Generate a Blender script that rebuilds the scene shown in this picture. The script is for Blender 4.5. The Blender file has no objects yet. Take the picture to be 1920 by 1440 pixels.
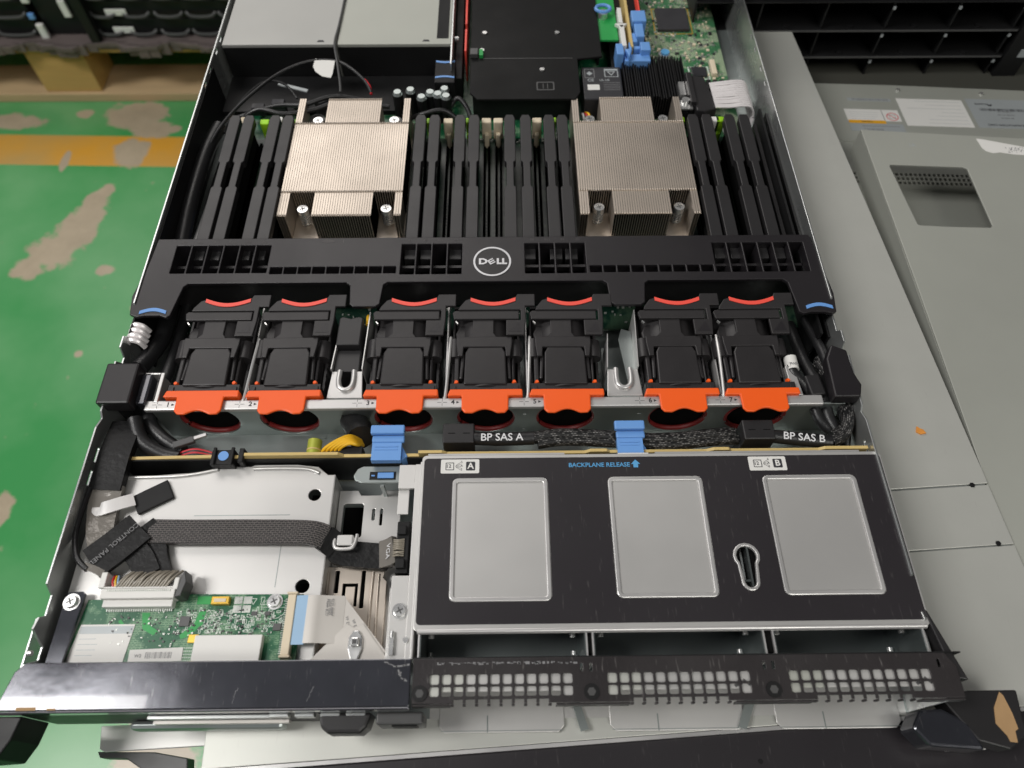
import bpy, bmesh, math, random
from mathutils import Vector, Matrix
random.seed(7)
C = bpy.context.scene.collection
sc = bpy.context.scene
S = 0.001            # everything is authored in millimetres
PI = math.pi

# ------------------------------------------------------------------ camera
CP = (230.283, -45.843, 408.956); PIT, YAW, ROL = 1.0279261, -0.0150871, 0.0039807
def _cam():
    fwd = Vector((0, math.cos(PIT), -math.sin(PIT))); rt = Vector((1, 0, 0)); up = Vector((0, math.sin(PIT), math.cos(PIT)))
    R = Matrix.Rotation(YAW, 3, 'Z'); fwd, rt, up = R @ fwd, R @ rt, R @ up
    r2 = math.cos(ROL)*rt + math.sin(ROL)*up; u2 = -math.sin(ROL)*rt + math.cos(ROL)*up
    return r2, u2, fwd
r2, u2, fw = _cam()
cd = bpy.data.cameras.new('camera'); cam = bpy.data.objects.new('camera', cd); C.objects.link(cam)
cam.matrix_world = Matrix(((r2.x, u2.x, -fw.x, CP[0]*S), (r2.y, u2.y, -fw.y, CP[1]*S), (r2.z, u2.z, -fw.z, CP[2]*S), (0, 0, 0, 1)))
cd.sensor_width = 36; cd.lens = 36*1387/1920; cd.clip_start = 0.01; cd.clip_end = 60
cd.dof.use_dof = True; cd.dof.focus_distance = 0.44; cd.dof.aperture_fstop = 9.0
sc.camera = cam

# ------------------------------------------------------------------ light
sc.view_settings.view_transform = 'Standard'; sc.view_settings.look = 'None'
sc.view_settings.exposure = 0.0; sc.view_settings.gamma = 1
w = bpy.data.worlds.new('World'); sc.world = w; w.use_nodes = True
nt = w.node_tree; nt.nodes.clear()
wo = nt.nodes.new('ShaderNodeOutputWorld'); bg = nt.nodes.new('ShaderNodeBackground')
tc = nt.nodes.new('ShaderNodeTexCoord'); dp = nt.nodes.new('ShaderNodeVectorMath'); dp.operation = 'DOT_PRODUCT'
dp.inputs[1].default_value = (-0.60, 0.0, 0.50)
rp = nt.nodes.new('ShaderNodeValToRGB')
e = rp.color_ramp.elements; e[0].position = 0.0; e[0].color = (0.045, 0.048, 0.05, 1); e[1].position = 0.80; e[1].color = (0.78, 0.79, 0.85, 1)
m1 = rp.color_ramp.elements.new(0.40); m1.color = (0.26, 0.265, 0.27, 1)
nt.links.new(tc.outputs['Generated'], dp.inputs[0]); nt.links.new(dp.outputs['Value'], rp.inputs[0])
nt.links.new(rp.outputs[0], bg.inputs[0]); bg.inputs[1].default_value = 0.33
nt.links.new(bg.outputs[0], wo.inputs[0])
def area(name, loc, target, sx, sy, power, col=(1, 1, 1)):
    l = bpy.data.lights.new(name, 'AREA'); l.shape = 'RECTANGLE'; l.size = sx; l.size_y = sy; l.energy = power; l.color = col
    o = bpy.data.objects.new(name, l); C.objects.link(o); o.location = loc
    o.rotation_euler = (Vector(target) - Vector(loc)).to_track_quat('-Z', 'Y').to_euler(); return o
area('ceiling_lamp_near', (-1.45, 0.0, 2.0), (-1.45, 0.0, 0), 1.25, 0.61, 44, (1.0, 0.98, 0.95))
area('ceiling_lamp_far', (-0.9, 2.7, 2.5), (0.0, 0.4, 0), 2.6, 1.6, 40, (1.0, 0.95, 0.91))
area('fill_light_right', (1.3, -1.5, 2.6), (0.5, 0.2, 0), 1.8, 1.2, 30, (1.0, 0.98, 0.92))  # added fill from the right front, placed clear of mirror reflections

# ------------------------------------------------------------------ materials
MAT = {}
def _n(nt, t, **kw):
    n = nt.nodes.new(t)
    for k, v in kw.items(): setattr(n, k, v)
    return n
def mat(name, col, rough=0.5, metal=0.0, var=0.12, scale=60, rvar=0.1, bump=0.0, bscale=400, coat=0.0, stretch=(1, 1, 1), scratch=0.0, aniso=0.0, spec=0.5):
    m = bpy.data.materials.new(name); m.use_nodes = True; t = m.node_tree; b = t.nodes['Principled BSDF']; L = t.links.new
    tc = _n(t, 'ShaderNodeTexCoord'); mp = _n(t, 'ShaderNodeMapping'); mp.inputs['Scale'].default_value = stretch
    L(tc.outputs['Object'], mp.inputs[0])
    nz = _n(t, 'ShaderNodeTexNoise'); nz.inputs['Scale'].default_value = scale; nz.inputs['Detail'].default_value = 5; nz.inputs['Roughness'].default_value = 0.6
    L(mp.outputs[0], nz.inputs['Vector'])
    mx = _n(t, 'ShaderNodeMix', data_type='RGBA'); lo = tuple(c*(1-var) for c in col); hi = tuple(min(1, c*(1+var)) for c in col)
    mx.inputs[6].default_value = (*lo, 1); mx.inputs[7].default_value = (*hi, 1); L(nz.outputs['Fac'], mx.inputs[0])
    colout = mx.outputs[2]
    mr = _n(t, 'ShaderNodeMapRange'); mr.inputs[1].default_value = 0.3; mr.inputs[2].default_value = 0.7
    mr.inputs[3].default_value = max(0.02, rough-rvar); mr.inputs[4].default_value = min(1, rough+rvar)
    n2 = _n(t, 'ShaderNodeTexNoise'); n2.inputs['Scale'].default_value = scale*0.37; n2.inputs['Detail'].default_value = 6; L(mp.outputs[0], n2.inputs['Vector'])
    L(n2.outputs['Fac'], mr.inputs[0]); L(mr.outputs[0], b.inputs['Roughness'])
    if scratch > 0:      # fine dust and scuffs that belong to the surface
        n3 = _n(t, 'ShaderNodeTexNoise'); n3.inputs['Scale'].default_value = 900; n3.inputs['Detail'].default_value = 2
        mp3 = _n(t, 'ShaderNodeMapping'); mp3.inputs['Scale'].default_value = (1, 0.12, 1); mp3.inputs['Rotation'].default_value = (0, 0, 0.6)
        L(tc.outputs['Object'], mp3.inputs[0]); L(mp3.outputs[0], n3.inputs['Vector'])
        r3 = _n(t, 'ShaderNodeMapRange'); r3.inputs[1].default_value = 0.66; r3.inputs[2].default_value = 0.80; r3.inputs[3].default_value = 0; r3.inputs[4].default_value = scratch
        L(n3.outputs['Fac'], r3.inputs[0])
        m3 = _n(t, 'ShaderNodeMix', data_type='RGBA'); L(r3.outputs[0], m3.inputs[0]); L(colout, m3.inputs[6]); m3.inputs[7].default_value = (0.5, 0.48, 0.46, 1)
        colout = m3.outputs[2]
    L(colout, b.inputs['Base Color']); b.inputs['Metallic'].default_value = metal
    b.inputs['Coat Weight'].default_value = coat; b.inputs['Specular IOR Level'].default_value = spec
    if aniso: b.inputs['Anisotropic'].default_value = aniso
    if bump > 0:
        nb = _n(t, 'ShaderNodeTexNoise'); nb.inputs['Scale'].default_value = bscale; nb.inputs['Detail'].default_value = 3; L(mp.outputs[0], nb.inputs['Vector'])
        bp = _n(t, 'ShaderNodeBump'); bp.inputs['Strength'].default_value = bump; bp.inputs['Distance'].default_value = 0.001
        L(nb.outputs['Fac'], bp.inputs['Height']); L(bp.outputs[0], b.inputs['Normal'])
    MAT[name] = m; return m
mat('bright_steel', (0.70, 0.69, 0.67), 0.40, 0.62, 0.06, 14, 0.10, 0.012, 30)
mat('psu_steel', (0.42, 0.42, 0.40), 0.5, 0.3, 0.05, 20)
mat('edge_steel', (0.66, 0.68, 0.67), 0.30, 0.85, 0.05, 60, 0.08)
mat('bay_steel', (0.16, 0.18, 0.18), 0.45, 0.85, 0.15, 30, 0.10)
mat('inner_steel', (0.40, 0.44, 0.43), 0.38, 0.85, 0.12, 30, 0.10)
mat('rail_steel', (0.66, 0.65, 0.64), 0.35, 0.6, 0.04, 60)
mat('zinc_lid', (0.62, 0.625, 0.58), 0.44, 0.42, 0.15, 7, 0.18, 0.04, 20, scratch=0.22)
mat('painted_lid', (0.43, 0.44, 0.395), 0.50, 0.25, 0.12, 7, 0.16, 0.03, 500, scratch=0.14)
mat('grey_chassis', (0.40, 0.42, 0.41), 0.48, 0.45, 0.10, 14, 0.1)
mat('black_plastic', (0.020, 0.019, 0.020), 0.42, 0, 0.15, 80, 0.07, 0.06, 2500)
mat('fan_plastic', (0.027, 0.025, 0.026), 0.36, 0, 0.25, 40, 0.12, 0.05, 300, spec=0.42)
mat('shroud_plastic', (0.016, 0.014, 0.016), 0.40, 0, 0.12, 40, 0.06, 0.10, 3000)
mat('dimm_plastic', (0.022, 0.021, 0.022), 0.42, 0, 0.10, 60, 0.06)
mat('black_film', (0.026, 0.023, 0.026), 0.38, 0, 0.10, 16, 0.09, 0.02, 60, scratch=0.10)
mat('gloss_black', (0.060, 0.062, 0.075), 0.13, 0.55, 0.35, 45, 0.09, 0.10, 55, coat=0.6, scratch=0.22, spec=1.0)
mat('perf_black', (0.032, 0.028, 0.029), 0.42, 0.2, 0.25, 60, 0.1, 0.10, 700, scratch=0.30)
mat('matte_black', (0.007, 0.007, 0.0075), 0.55, 0, 0.2, 60, spec=0.35)
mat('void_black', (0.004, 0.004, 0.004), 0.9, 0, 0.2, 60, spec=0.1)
mat('cable_black', (0.016, 0.016, 0.017), 0.38, 0, 0.2, 200, 0.08, 0.2, 900)
mat('cloth_tape', (0.007, 0.007, 0.0075), 0.55, 0, 0.2, 90, 0.1, 0.6, 300, spec=0.3)
mat('clear_tape', (0.20, 0.185, 0.165), 0.16, 0.1, 0.2, 90, 0.06, 0.5, 150)
mat('orange_plastic', (0.95, 0.12, 0.012), 0.42, 0, 0.04, 60)
mat('red_plastic', (0.92, 0.10, 0.07), 0.40, 0, 0.04, 60)
mat('dark_red', (0.24, 0.02, 0.02), 0.45, 0, 0.1, 60)
mat('blue_plastic', (0.15, 0.34, 0.72), 0.42, 0, 0.05, 60)
mat('navy_strap', (0.02, 0.06, 0.16), 0.5, 0, 0.1, 60)
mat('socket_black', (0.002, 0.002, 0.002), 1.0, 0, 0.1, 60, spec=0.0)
mat('riser_black', (0.010, 0.010, 0.010), 0.5, 0, 0.2, 60, spec=0.15)
mat('nickel', (0.62, 0.55, 0.475), 0.44, 0.88, 0.05, 50, 0.07)
mat('nickel_dull', (0.50, 0.45, 0.38), 0.35, 0.9, 0.15, 40, 0.12)
mat('screw_steel', (0.74, 0.74, 0.73), 0.28, 0.8, 0.1, 200, 0.1)
mat('pcb_edge', (0.62, 0.46, 0.18), 0.55, 0, 0.08, 60)
mat('cream_plastic', (0.72, 0.62, 0.46), 0.5, 0, 0.05, 60)
mat('white_plastic', (0.78, 0.77, 0.74), 0.5, 0, 0.03, 60)
mat('lime_plastic', (0.36, 0.72, 0.02), 0.45, 0, 0.05, 60)
mat('olive_cap', (0.42, 0.45, 0.06), 0.35, 0.2, 0.08, 60)
mat('yellow_wire', (0.88, 0.50, 0.02), 0.38, 0, 0.05, 60)
mat('red_wire', (0.55, 0.02, 0.03), 0.4, 0, 0.05, 60)
mat('grey_wire', (0.30, 0.27, 0.22), 0.45, 0, 0.25, 300)
mat('ribbon_silver', (0.92, 0.88, 0.88), 0.28, 0.25, 0.06, 120, 0.08, 0.15, 200)
mat('flat_cable', (0.62, 0.59, 0.55), 0.35, 0.1, 0.04, 60, 0.1, 0.05, 60)
mat('pale_blue', (0.34, 0.52, 0.72), 0.4, 0, 0.04, 60)
mat('paper', (0.76, 0.75, 0.72), 0.6, 0, 0.03, 60, 0.05, 0.1, 100)
mat('grey_label', (0.42, 0.45, 0.46), 0.5, 0.2, 0.03, 60)
mat('amber_label', (0.80, 0.40, 0.02), 0.5, 0, 0.03, 60)
mat('white_ink', (0.72, 0.72, 0.73), 0.5, 0, 0.04, 100)
mat('logo_silver', (0.62, 0.62, 0.64), 0.35, 0.3, 0.04, 100)
mat('grey_ink', (0.22, 0.22, 0.225), 0.6, 0, 0.1, 100)
mat('faint_ink', (0.075, 0.07, 0.07), 0.6, 0, 0.1, 100)
mat('dark_ink', (0.03, 0.03, 0.035), 0.6, 0, 0.1, 100)
mat('blue_ink', (0.10, 0.36, 0.66), 0.5, 0, 0.05, 100)
mat('red_ink', (0.62, 0.03, 0.05), 0.5, 0, 0.05, 100)
mat('silk_white', (0.66, 0.74, 0.66), 0.5, 0, 0.05, 100)
mat('chip_black', (0.030, 0.030, 0.034), 0.42, 0, 0.15, 100)
mat('chip_grey', (0.09, 0.09, 0.09), 0.4, 0.2, 0.1, 100)
mat('solder', (0.52, 0.54, 0.50), 0.35, 0.7, 0.15, 300)
mat('gold_pad', (0.75, 0.48, 0.08), 0.35, 0.6, 0.1, 100)
mat('bright_green', (0.02, 0.33, 0.07), 0.4, 0, 0.08, 100)
mat('wood', (0.52, 0.33, 0.11), 0.7, 0, 0.22, 14, 0.1, 0.3, 60, stretch=(0.3, 3, 3))
mat('wood_pale', (0.50, 0.36, 0.20), 0.75, 0, 0.22, 14, 0.1, 0.3, 60, stretch=(0.3, 3, 3))
mat('kraft', (0.13, 0.105, 0.10), 0.6, 0, 0.35, 10, 0.1, 0.4, 20)
mat('torn_kraft', (0.40, 0.25, 0.12), 0.8, 0, 0.2, 40, 0.1, 0.4, 200)
mat('amber_chip', (0.70, 0.28, 0.05), 0.6, 0, 0.3, 300)
mat('dark_wall', (0.05, 0.05, 0.04), 0.8, 0, 0.1, 4)

def pcb(name, base, light, scale, bias):
    m = bpy.data.materials.new(name); m.use_nodes = True; t = m.node_tree; b = t.nodes['Principled BSDF']; L = t.links.new
    tc = _n(t, 'ShaderNodeTexCoord')
    br = _n(t, 'ShaderNodeTexBrick'); br.inputs['Scale'].default_value = scale; br.inputs['Mortar Size'].default_value = 0.06; br.inputs['Row Height'].default_value = 0.22
    br.inputs['Color1'].default_value = (0, 0, 0, 1); br.inputs['Color2'].default_value = (0.25, 0.25, 0.25, 1); br.inputs['Mortar'].default_value = (1, 1, 1, 1); br.offset = 0.37; br.squash = 1.7
    L(tc.outputs['Object'], br.inputs['Vector'])
    vo = _n(t, 'ShaderNodeTexVoronoi', distance='CHEBYCHEV'); vo.inputs['Scale'].default_value = scale*2.2; L(tc.outputs['Object'], vo.inputs['Vector'])
    th = _n(t, 'ShaderNodeMapRange'); th.inputs[1].default_value = 0.10; th.inputs[2].default_value = 0.16; th.inputs[3].default_value = 1; th.inputs[4].default_value = 0; L(vo.outputs['Distance'], th.inputs[0])
    nz = _n(t, 'ShaderNodeTexNoise'); nz.inputs['Scale'].default_value = scale*0.35; L(tc.outputs['Object'], nz.inputs['Vector'])
    g = _n(t, 'ShaderNodeMapRange'); g.inputs[1].default_value = 0.48; g.inputs[2].default_value = 0.56; L(nz.outputs['Fac'], g.inputs[0])
    a = _n(t, 'ShaderNodeMath', operation='MULTIPLY'); L(br.outputs['Color'], a.inputs[0]); L(g.outputs[0], a.inputs[1])
    c = _n(t, 'ShaderNodeMath', operation='MAXIMUM'); L(a.outputs[0], c.inputs[0]); L(th.outputs[0], c.inputs[1])
    s = _n(t, 'ShaderNodeMath', operation='MULTIPLY'); s.inputs[1].default_value = bias; L(c.outputs[0], s.inputs[0])
    mx = _n(t, 'ShaderNodeMix', data_type='RGBA'); mx.inputs[6].default_value = (*base, 1); mx.inputs[7].default_value = (*light, 1); L(s.outputs[0], mx.inputs[0])
    L(mx.outputs[2], b.inputs['Base Color']); b.inputs['Roughness'].default_value = 0.33
    MAT[name] = m
pcb('pcb_green', (0.008, 0.11, 0.045), (0.26, 0.42, 0.26), 260, 0.75)
pcb('pcb_mother', (0.05, 0.17, 0.075), (0.46, 0.52, 0.36), 210, 0.85)
pcb('pcb_dark', (0.004, 0.022, 0.014), (0.06, 0.10, 0.06), 220, 0.6)

def braid(name, dark, light, su, sv):
    m = bpy.data.materials.new(name); m.use_nodes = True; t = m.node_tree; b = t.nodes['Principled BSDF']; L = t.links.new
    tc = _n(t, 'ShaderNodeTexCoord'); mp = _n(t, 'ShaderNodeMapping'); mp.inputs['Scale'].default_value = (su, sv, 1); mp.inputs['Rotation'].default_value = (0, 0, 0)
    L(tc.outputs['UV'], mp.inputs[0])
    br = _n(t, 'ShaderNodeTexBrick'); br.inputs['Scale'].default_value = 1; br.inputs['Mortar Size'].default_value = 0.10; br.inputs['Mortar Smooth'].default_value = 0.3; br.inputs['Brick Width'].default_value = 1.0; br.inputs['Row Height'].default_value = 0.5
    br.inputs['Color1'].default_value = (*dark, 1); br.inputs['Color2'].default_value = (*[c*2.2 for c in dark], 1); br.inputs['Mortar'].default_value = (*light, 1)
    nzz = _n(t, 'ShaderNodeTexNoise'); nzz.inputs['Scale'].default_value = 2.0
    L(mp.outputs[0], nzz.inputs['Vector'])
    ad = _n(t, 'ShaderNodeVectorMath', operation='MULTIPLY_ADD'); ad.inputs[1].default_value = (0.35, 0.35, 0); L(nzz.outputs['Color'], ad.inputs[0]); L(mp.outputs[0], ad.inputs[2])
    L(ad.outputs[0], br.inputs['Vector']); L(br.outputs['Color'], b.inputs['Base Color'])
    bp = _n(t, 'ShaderNodeBump'); bp.inputs['Strength'].default_value = 0.8; bp.inputs['Distance'].default_value = 0.0006; L(br.outputs['Fac'], bp.inputs['Height']); L(bp.outputs[0], b.inputs['Normal'])
    b.inputs['Roughness'].default_value = 0.5; MAT[name] = m
braid('braid_sleeve', (0.006, 0.0055, 0.0055), (0.13, 0.115, 0.11), 42, 4.4)
braid('braid_dotted', (0.003, 0.003, 0.004), (0.004, 0.004, 0.004), 60, 4.6)
for n_ in MAT['braid_dotted'].node_tree.nodes:
    if n_.type == 'VECT_MATH': n_.inputs[1].default_value = (0.1, 0.1, 0)
    if n_.type == 'TEX_BRICK': n_.inputs['Color2'].default_value = (0.30, 0.29, 0.28, 1); n_.inputs['Bias'].default_value = -0.30; n_.inputs['Mortar Size'].default_value = 0.13

def floor_mat():
    m = bpy.data.materials.new('painted_floor'); m.use_nodes = True; t = m.node_tree; b = t.nodes['Principled BSDF']; L = t.links.new
    tc = _n(t, 'ShaderNodeTexCoord'); sp = _n(t, 'ShaderNodeSeparateXYZ'); L(tc.outputs['Object'], sp.inputs[0])
    nz = _n(t, 'ShaderNodeTexNoise'); nz.inputs['Scale'].default_value = 20; nz.inputs['Detail'].default_value = 8; nz.inputs['Roughness'].default_value = 0.7; L(tc.outputs['Object'], nz.inputs['Vector'])
    def blob(x, y, rx, ry, rot=0):
        mp = _n(t, 'ShaderNodeMapping', vector_type='TEXTURE'); mp.inputs['Location'].default_value = (x*S, y*S, 0); mp.inputs['Rotation'].default_value = (0, 0, rot); mp.inputs['Scale'].default_value = (rx*S, ry*S, 1)
        L(tc.outputs['Object'], mp.inputs[0])
        fl = _n(t, 'ShaderNodeVectorMath', operation='MULTIPLY'); fl.inputs[1].default_value = (1, 1, 0); L(mp.outputs[0], fl.inputs[0])
        ln = _n(t, 'ShaderNodeVectorMath', operation='LENGTH'); L(fl.outputs[0], ln.inputs[0])
        return ln.outputs['Value']
    blobs = [blob(-562, 930, 36, 66, -0.35), blob(-592, 862, 44, 48, -0.2), blob(-600, 500, 26, 34), blob(-660, 380, 60, 40), blob(-548, 1005, 16, 38, -0.6), blob(-528, 1235, 72, 40), blob(-490, 1195, 45, 30), blob(-780, 1216, 60, 24), blob(-448, 1192, 17, 12),
             blob(-515, 1120, 36, 40, 0.3), blob(-485, 820, 16, 12), blob(-395, 738, 22, 12), blob(-515, 365, 18, 26), blob(-625, 825, 30, 26), blob(-210, 10, 62, 70), blob(-640, 1240, 20, 14), blob(-480, 640, 10, 8), blob(-900, 700, 60, 50), blob(-700, 600, 40, 26), blob(-640, 1100, 8, 30), blob(-545, 905, 20, 20)]
    cur = blobs[0]
    for q in blobs[1:]:
        mn = _n(t, 'ShaderNodeMath', operation='MINIMUM'); L(cur, mn.inputs[0]); L(q, mn.inputs[1]); cur = mn.outputs[0]
    k = _n(t, 'ShaderNodeMath', operation='MULTIPLY_ADD'); k.inputs[1].default_value = 2.2; k.inputs[2].default_value = -1.1; L(nz.outputs['Fac'], k.inputs[0])
    s = _n(t, 'ShaderNodeMath', operation='ADD'); L(cur, s.inputs[0]); L(k.outputs[0], s.inputs[1])
    bare = _n(t, 'ShaderNodeMapRange'); bare.inputs[1].default_value = 0.86; bare.inputs[2].default_value = 1.08; bare.inputs[3].default_value = 1; bare.inputs[4].default_value = 0; L(s.outputs[0], bare.inputs[0])
    sp2 = _n(t, 'ShaderNodeTexNoise'); sp2.inputs['Scale'].default_value = 34; sp2.inputs['Detail'].default_value = 4; L(tc.outputs['Object'], sp2.inputs['Vector'])
    sm = _n(t, 'ShaderNodeMapRange'); sm.inputs[1].default_value = 0.70; sm.inputs[2].default_value = 0.76; sm.inputs[4].default_value = 0.6; L(sp2.outputs['Fac'], sm.inputs[0])
    bare2 = _n(t, 'ShaderNodeMath', operation='MAXIMUM'); L(bare.outputs[0], bare2.inputs[0]); L(sm.outputs[0], bare2.inputs[1])
    wear = _n(t, 'ShaderNodeTexNoise'); wear.inputs['Scale'].default_value = 5; wear.inputs['Detail'].default_value = 5; L(tc.outputs['Object'], wear.inputs['Vector'])
    gr = _n(t, 'ShaderNodeMix', data_type='RGBA'); gr.inputs[6].default_value = (0.040, 0.29, 0.075, 1); gr.inputs[7].default_value = (0.13, 0.37, 0.15, 1)
    wr = _n(t, 'ShaderNodeMapRange'); wr.inputs[1].default_value = 0.35; wr.inputs[2].default_value = 0.68; L(wear.outputs['Fac'], wr.inputs[0]); L(wr.outputs[0], gr.inputs[0])
    # yellow line painted across the floor
    band = _n(t, 'ShaderNodeMath', operation='COMPARE'); band.inputs[1].default_value = 1.130; band.inputs[2].default_value = 0.043
    yy = _n(t, 'ShaderNodeMath', operation='MULTIPLY_ADD'); yy.inputs[1].default_value = 0.03; L(sp.outputs['X'], yy.inputs[0]); yj = _n(t, 'ShaderNodeMath', operation='ADD'); yj.inputs[1].default_value = 0.018; L(sp.outputs['Y'], yj.inputs[0]); L(yj.outputs[0], yy.inputs[2]); L(yy.outputs[0], band.inputs[0])
    yl = _n(t, 'ShaderNodeMix', data_type='RGBA'); yl.inputs[7].default_value = (0.62, 0.31, 0.035, 1); L(band.outputs[0], yl.inputs[0]); L(gr.outputs[2], yl.inputs[6])
    yw = _n(t, 'ShaderNodeMix', data_type='RGBA'); yw.inputs[7].default_value = (0.42, 0.30, 0.12, 1); yr = _n(t, 'ShaderNodeMapRange'); yr.inputs[1].default_value = 0.36; yr.inputs[2].default_value = 0.62; yr.inputs[4].default_value = 0.8
    L(wear.outputs['Fac'], yr.inputs[0]); ym = _n(t, 'ShaderNodeMath', operation='MULTIPLY'); L(yr.outputs[0], ym.inputs[0]); L(band.outputs[0], ym.inputs[1]); L(ym.outputs[0], yw.inputs[0]); L(yl.outputs[2], yw.inputs[6])
    cn = _n(t, 'ShaderNodeMix', data_type='RGBA'); cn.inputs[6].default_value = (0.30, 0.25, 0.17, 1); cn.inputs[7].default_value = (0.52, 0.43, 0.31, 1); L(nz.outputs['Fac'], cn.inputs[0])
    fm = _n(t, 'ShaderNodeMix', data_type='RGBA'); L(bare2.outputs[0], fm.inputs[0]); L(yw.outputs[2], fm.inputs[6]); L(cn.outputs[2], fm.inputs[7])
    L(fm.outputs[2], b.inputs['Base Color']); b.inputs['Roughness'].default_value = 0.28
    MAT['painted_floor'] = m
floor_mat()

# ------------------------------------------------------------------ builders
def zof(p):  # world origin (mm) of a parent thing/part
    return p.get('_org', (0, 0, 0)) if p is not None else (0, 0, 0)
def link(name, me, m, parent=None, smooth=False, bev=0.0, org=None):
    ob = bpy.data.objects.new(name, me); C.objects.link(ob)
    if m is not None and not me.materials: me.materials.append(MAT[m])
    if smooth:
        for p in me.polygons: p.use_smooth = True
    o = org if org is not None else (zof(parent) if parent is not None else (0, 0, 0))
    if parent is not None:
        ob.parent = parent; me.transform(Matrix.Translation((-o[0]*S, -o[1]*S, -o[2]*S))); ob['_org'] = o
    if bev > 0:
        b = ob.modifiers.new('bevel', 'BEVEL'); b.width = bev*S; b.segments = 2; b.limit_method = 'ANGLE'; b.angle_limit = math.radians(40)
    return ob
class MB:
    def __init__(s): s.bm = bmesh.new(); s.uv = s.bm.loops.layers.uv.new('UVMap')
    def box(s, x0, y0, z0, x1, y1, z1, rz=0, c=None, M=None):
        vs = [Vector((x, y, z)) for x in (x0, x1) for y in (y0, y1) for z in (z0, z1)]
        if rz:
            cx, cy = c if c else ((x0+x1)/2, (y0+y1)/2); R = Matrix.Rotation(rz, 3, 'Z'); vs = [R @ (v-Vector((cx, cy, 0))) + Vector((cx, cy, 0)) for v in vs]
        if M is not None: vs = [M @ v for v in vs]
        v = [s.bm.verts.new(q*S) for q in vs]
        for f in ((0, 1, 3, 2), (4, 6, 7, 5), (0, 4, 5, 1), (2, 3, 7, 6), (0, 2, 6, 4), (1, 5, 7, 3)): s.bm.faces.new([v[i] for i in f])
        return s
    def prism(s, pts, z0, z1, M=None):
        A = sum(pts[i][0]*pts[(i+1) % len(pts)][1]-pts[(i+1) % len(pts)][0]*pts[i][1] for i in range(len(pts)))
        if A < 0: pts = pts[::-1]
        lo = [Vector((x, y, z0)) for x, y in pts]; hi = [Vector((x, y, z1)) for x, y in pts]
        if M is not None: lo = [M @ v for v in lo]; hi = [M @ v for v in hi]
        a = [s.bm.verts.new(v*S) for v in lo]; b = [s.bm.verts.new(v*S) for v in hi]
        s.bm.faces.new(b); s.bm.faces.new(a[::-1]); n = len(a)
        for i in range(n): s.bm.faces.new((a[i], a[(i+1) % n], b[(i+1) % n], b[i]))
        return s
    def cyl(s, x, y, z0, r, h, n=24, axis='Z', r2=None, cap=True):
        r2 = r if r2 is None else r2; ra, rb = [], []
        for i in range(n):
            a = 2*PI*i/n; c_, s_ = math.cos(a), math.sin(a)
            def P(rr, t):
                if axis == 'Z': return Vector((x+rr*c_, y+rr*s_, z0+t))
                if axis == 'Y': return Vector((x+rr*s_, y+t, z0+rr*c_))
                return Vector((x+t, y+rr*c_, z0+rr*s_))
            ra.append(s.bm.verts.new(P(r, 0)*S)); rb.append(s.bm.verts.new(P(r2, h)*S))
        for i in range(n): s.bm.faces.new((ra[i], ra[(i+1) % n], rb[(i+1) % n], rb[i]))
        if cap: s.bm.faces.new(rb); s.bm.faces.new(ra[::-1])
        return s
    def tube(s, pts, r, n=12, closed=False, sub=6, flat=None, taper=None):
        """round tube, or a flat band when flat=(width, thickness)"""
        P = [Vector(p) for p in pts]
        if sub > 1 and len(P) > 2:
            Q = []; N = len(P)
            for i in range(N-1 if not closed else N):
                p0 = P[i-1] if (i > 0 or closed) else P[0]; p1 = P[i]; p2 = P[(i+1) % N]; p3 = P[(i+2) % N] if (i+2 < N or closed) else P[-1]
                for k in range(sub):
                    t = k/sub; Q.append(0.5*((2*p1)+(p2-p0)*t+(2*p0-5*p1+4*p2-p3)*t*t+(3*p1-p0-3*p2+p3)*t**3))
            if not closed: Q.append(P[-1])
            P = Q
        L = 0; rings = []; N = len(P); side0 = None
        for i, p in enumerate(P):
            d = (P[(i+1) % N]-P[i-1]) if (closed or 0 < i < N-1) else (P[1]-P[0] if i == 0 else P[-1]-P[-2])
            d.normalize(); ref = Vector((0, 0, 1)) if abs(d.z) < 0.93 else (side0.cross(d) if side0 is not None else Vector((0, 1, 0)))
            sd = d.cross(ref).normalized(); up = sd.cross(d).normalized()
            if side0 is not None and abs(d.z) >= 0.93 and sd.dot(side0) < 0: sd = -sd; up = -up
            side0 = sd
            if i: L += (P[i]-P[i-1]).length
            k = (taper(i/(N-1)) if taper else 1)
            ring = []
            if flat:
                w, th = flat; w *= k
                for a, b in ((-1, -1), (1, -1), (1, 1), (-1, 1)): ring.append(s.bm.verts.new((p+sd*a*w/2+up*b*th/2)*S))
            else:
                for j in range(n): a = 2*PI*j/n; ring.append(s.bm.verts.new((p+(sd*math.cos(a)+up*math.sin(a))*r*k)*S))
            rings.append((ring, L))
        m = len(rings[0][0])
        if flat: cum = [0, flat[0], flat[0]+flat[1], 2*flat[0]+flat[1], 2*flat[0]+2*flat[1]]
        else: cum = [2*PI*r*j/m for j in range(m+1)]
        for i in range(N if closed else N-1):
            (a, la), (b, lb) = rings[i], rings[(i+1) % N]
            for j in range(m):
                f = s.bm.faces.new((a[j], a[(j+1) % m], b[(j+1) % m], b[j]))
                for lp, uv in zip(f.loops, ((la, cum[j]), (la, cum[j+1]), (lb, cum[j+1]), (lb, cum[j]))): lp[s.uv].uv = (uv[0]*0.01, uv[1]*0.1)
        if not closed:
            try: s.bm.faces.new(rings[0][0][::-1]); s.bm.faces.new(rings[-1][0])
            except ValueError: pass
        return s
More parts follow.
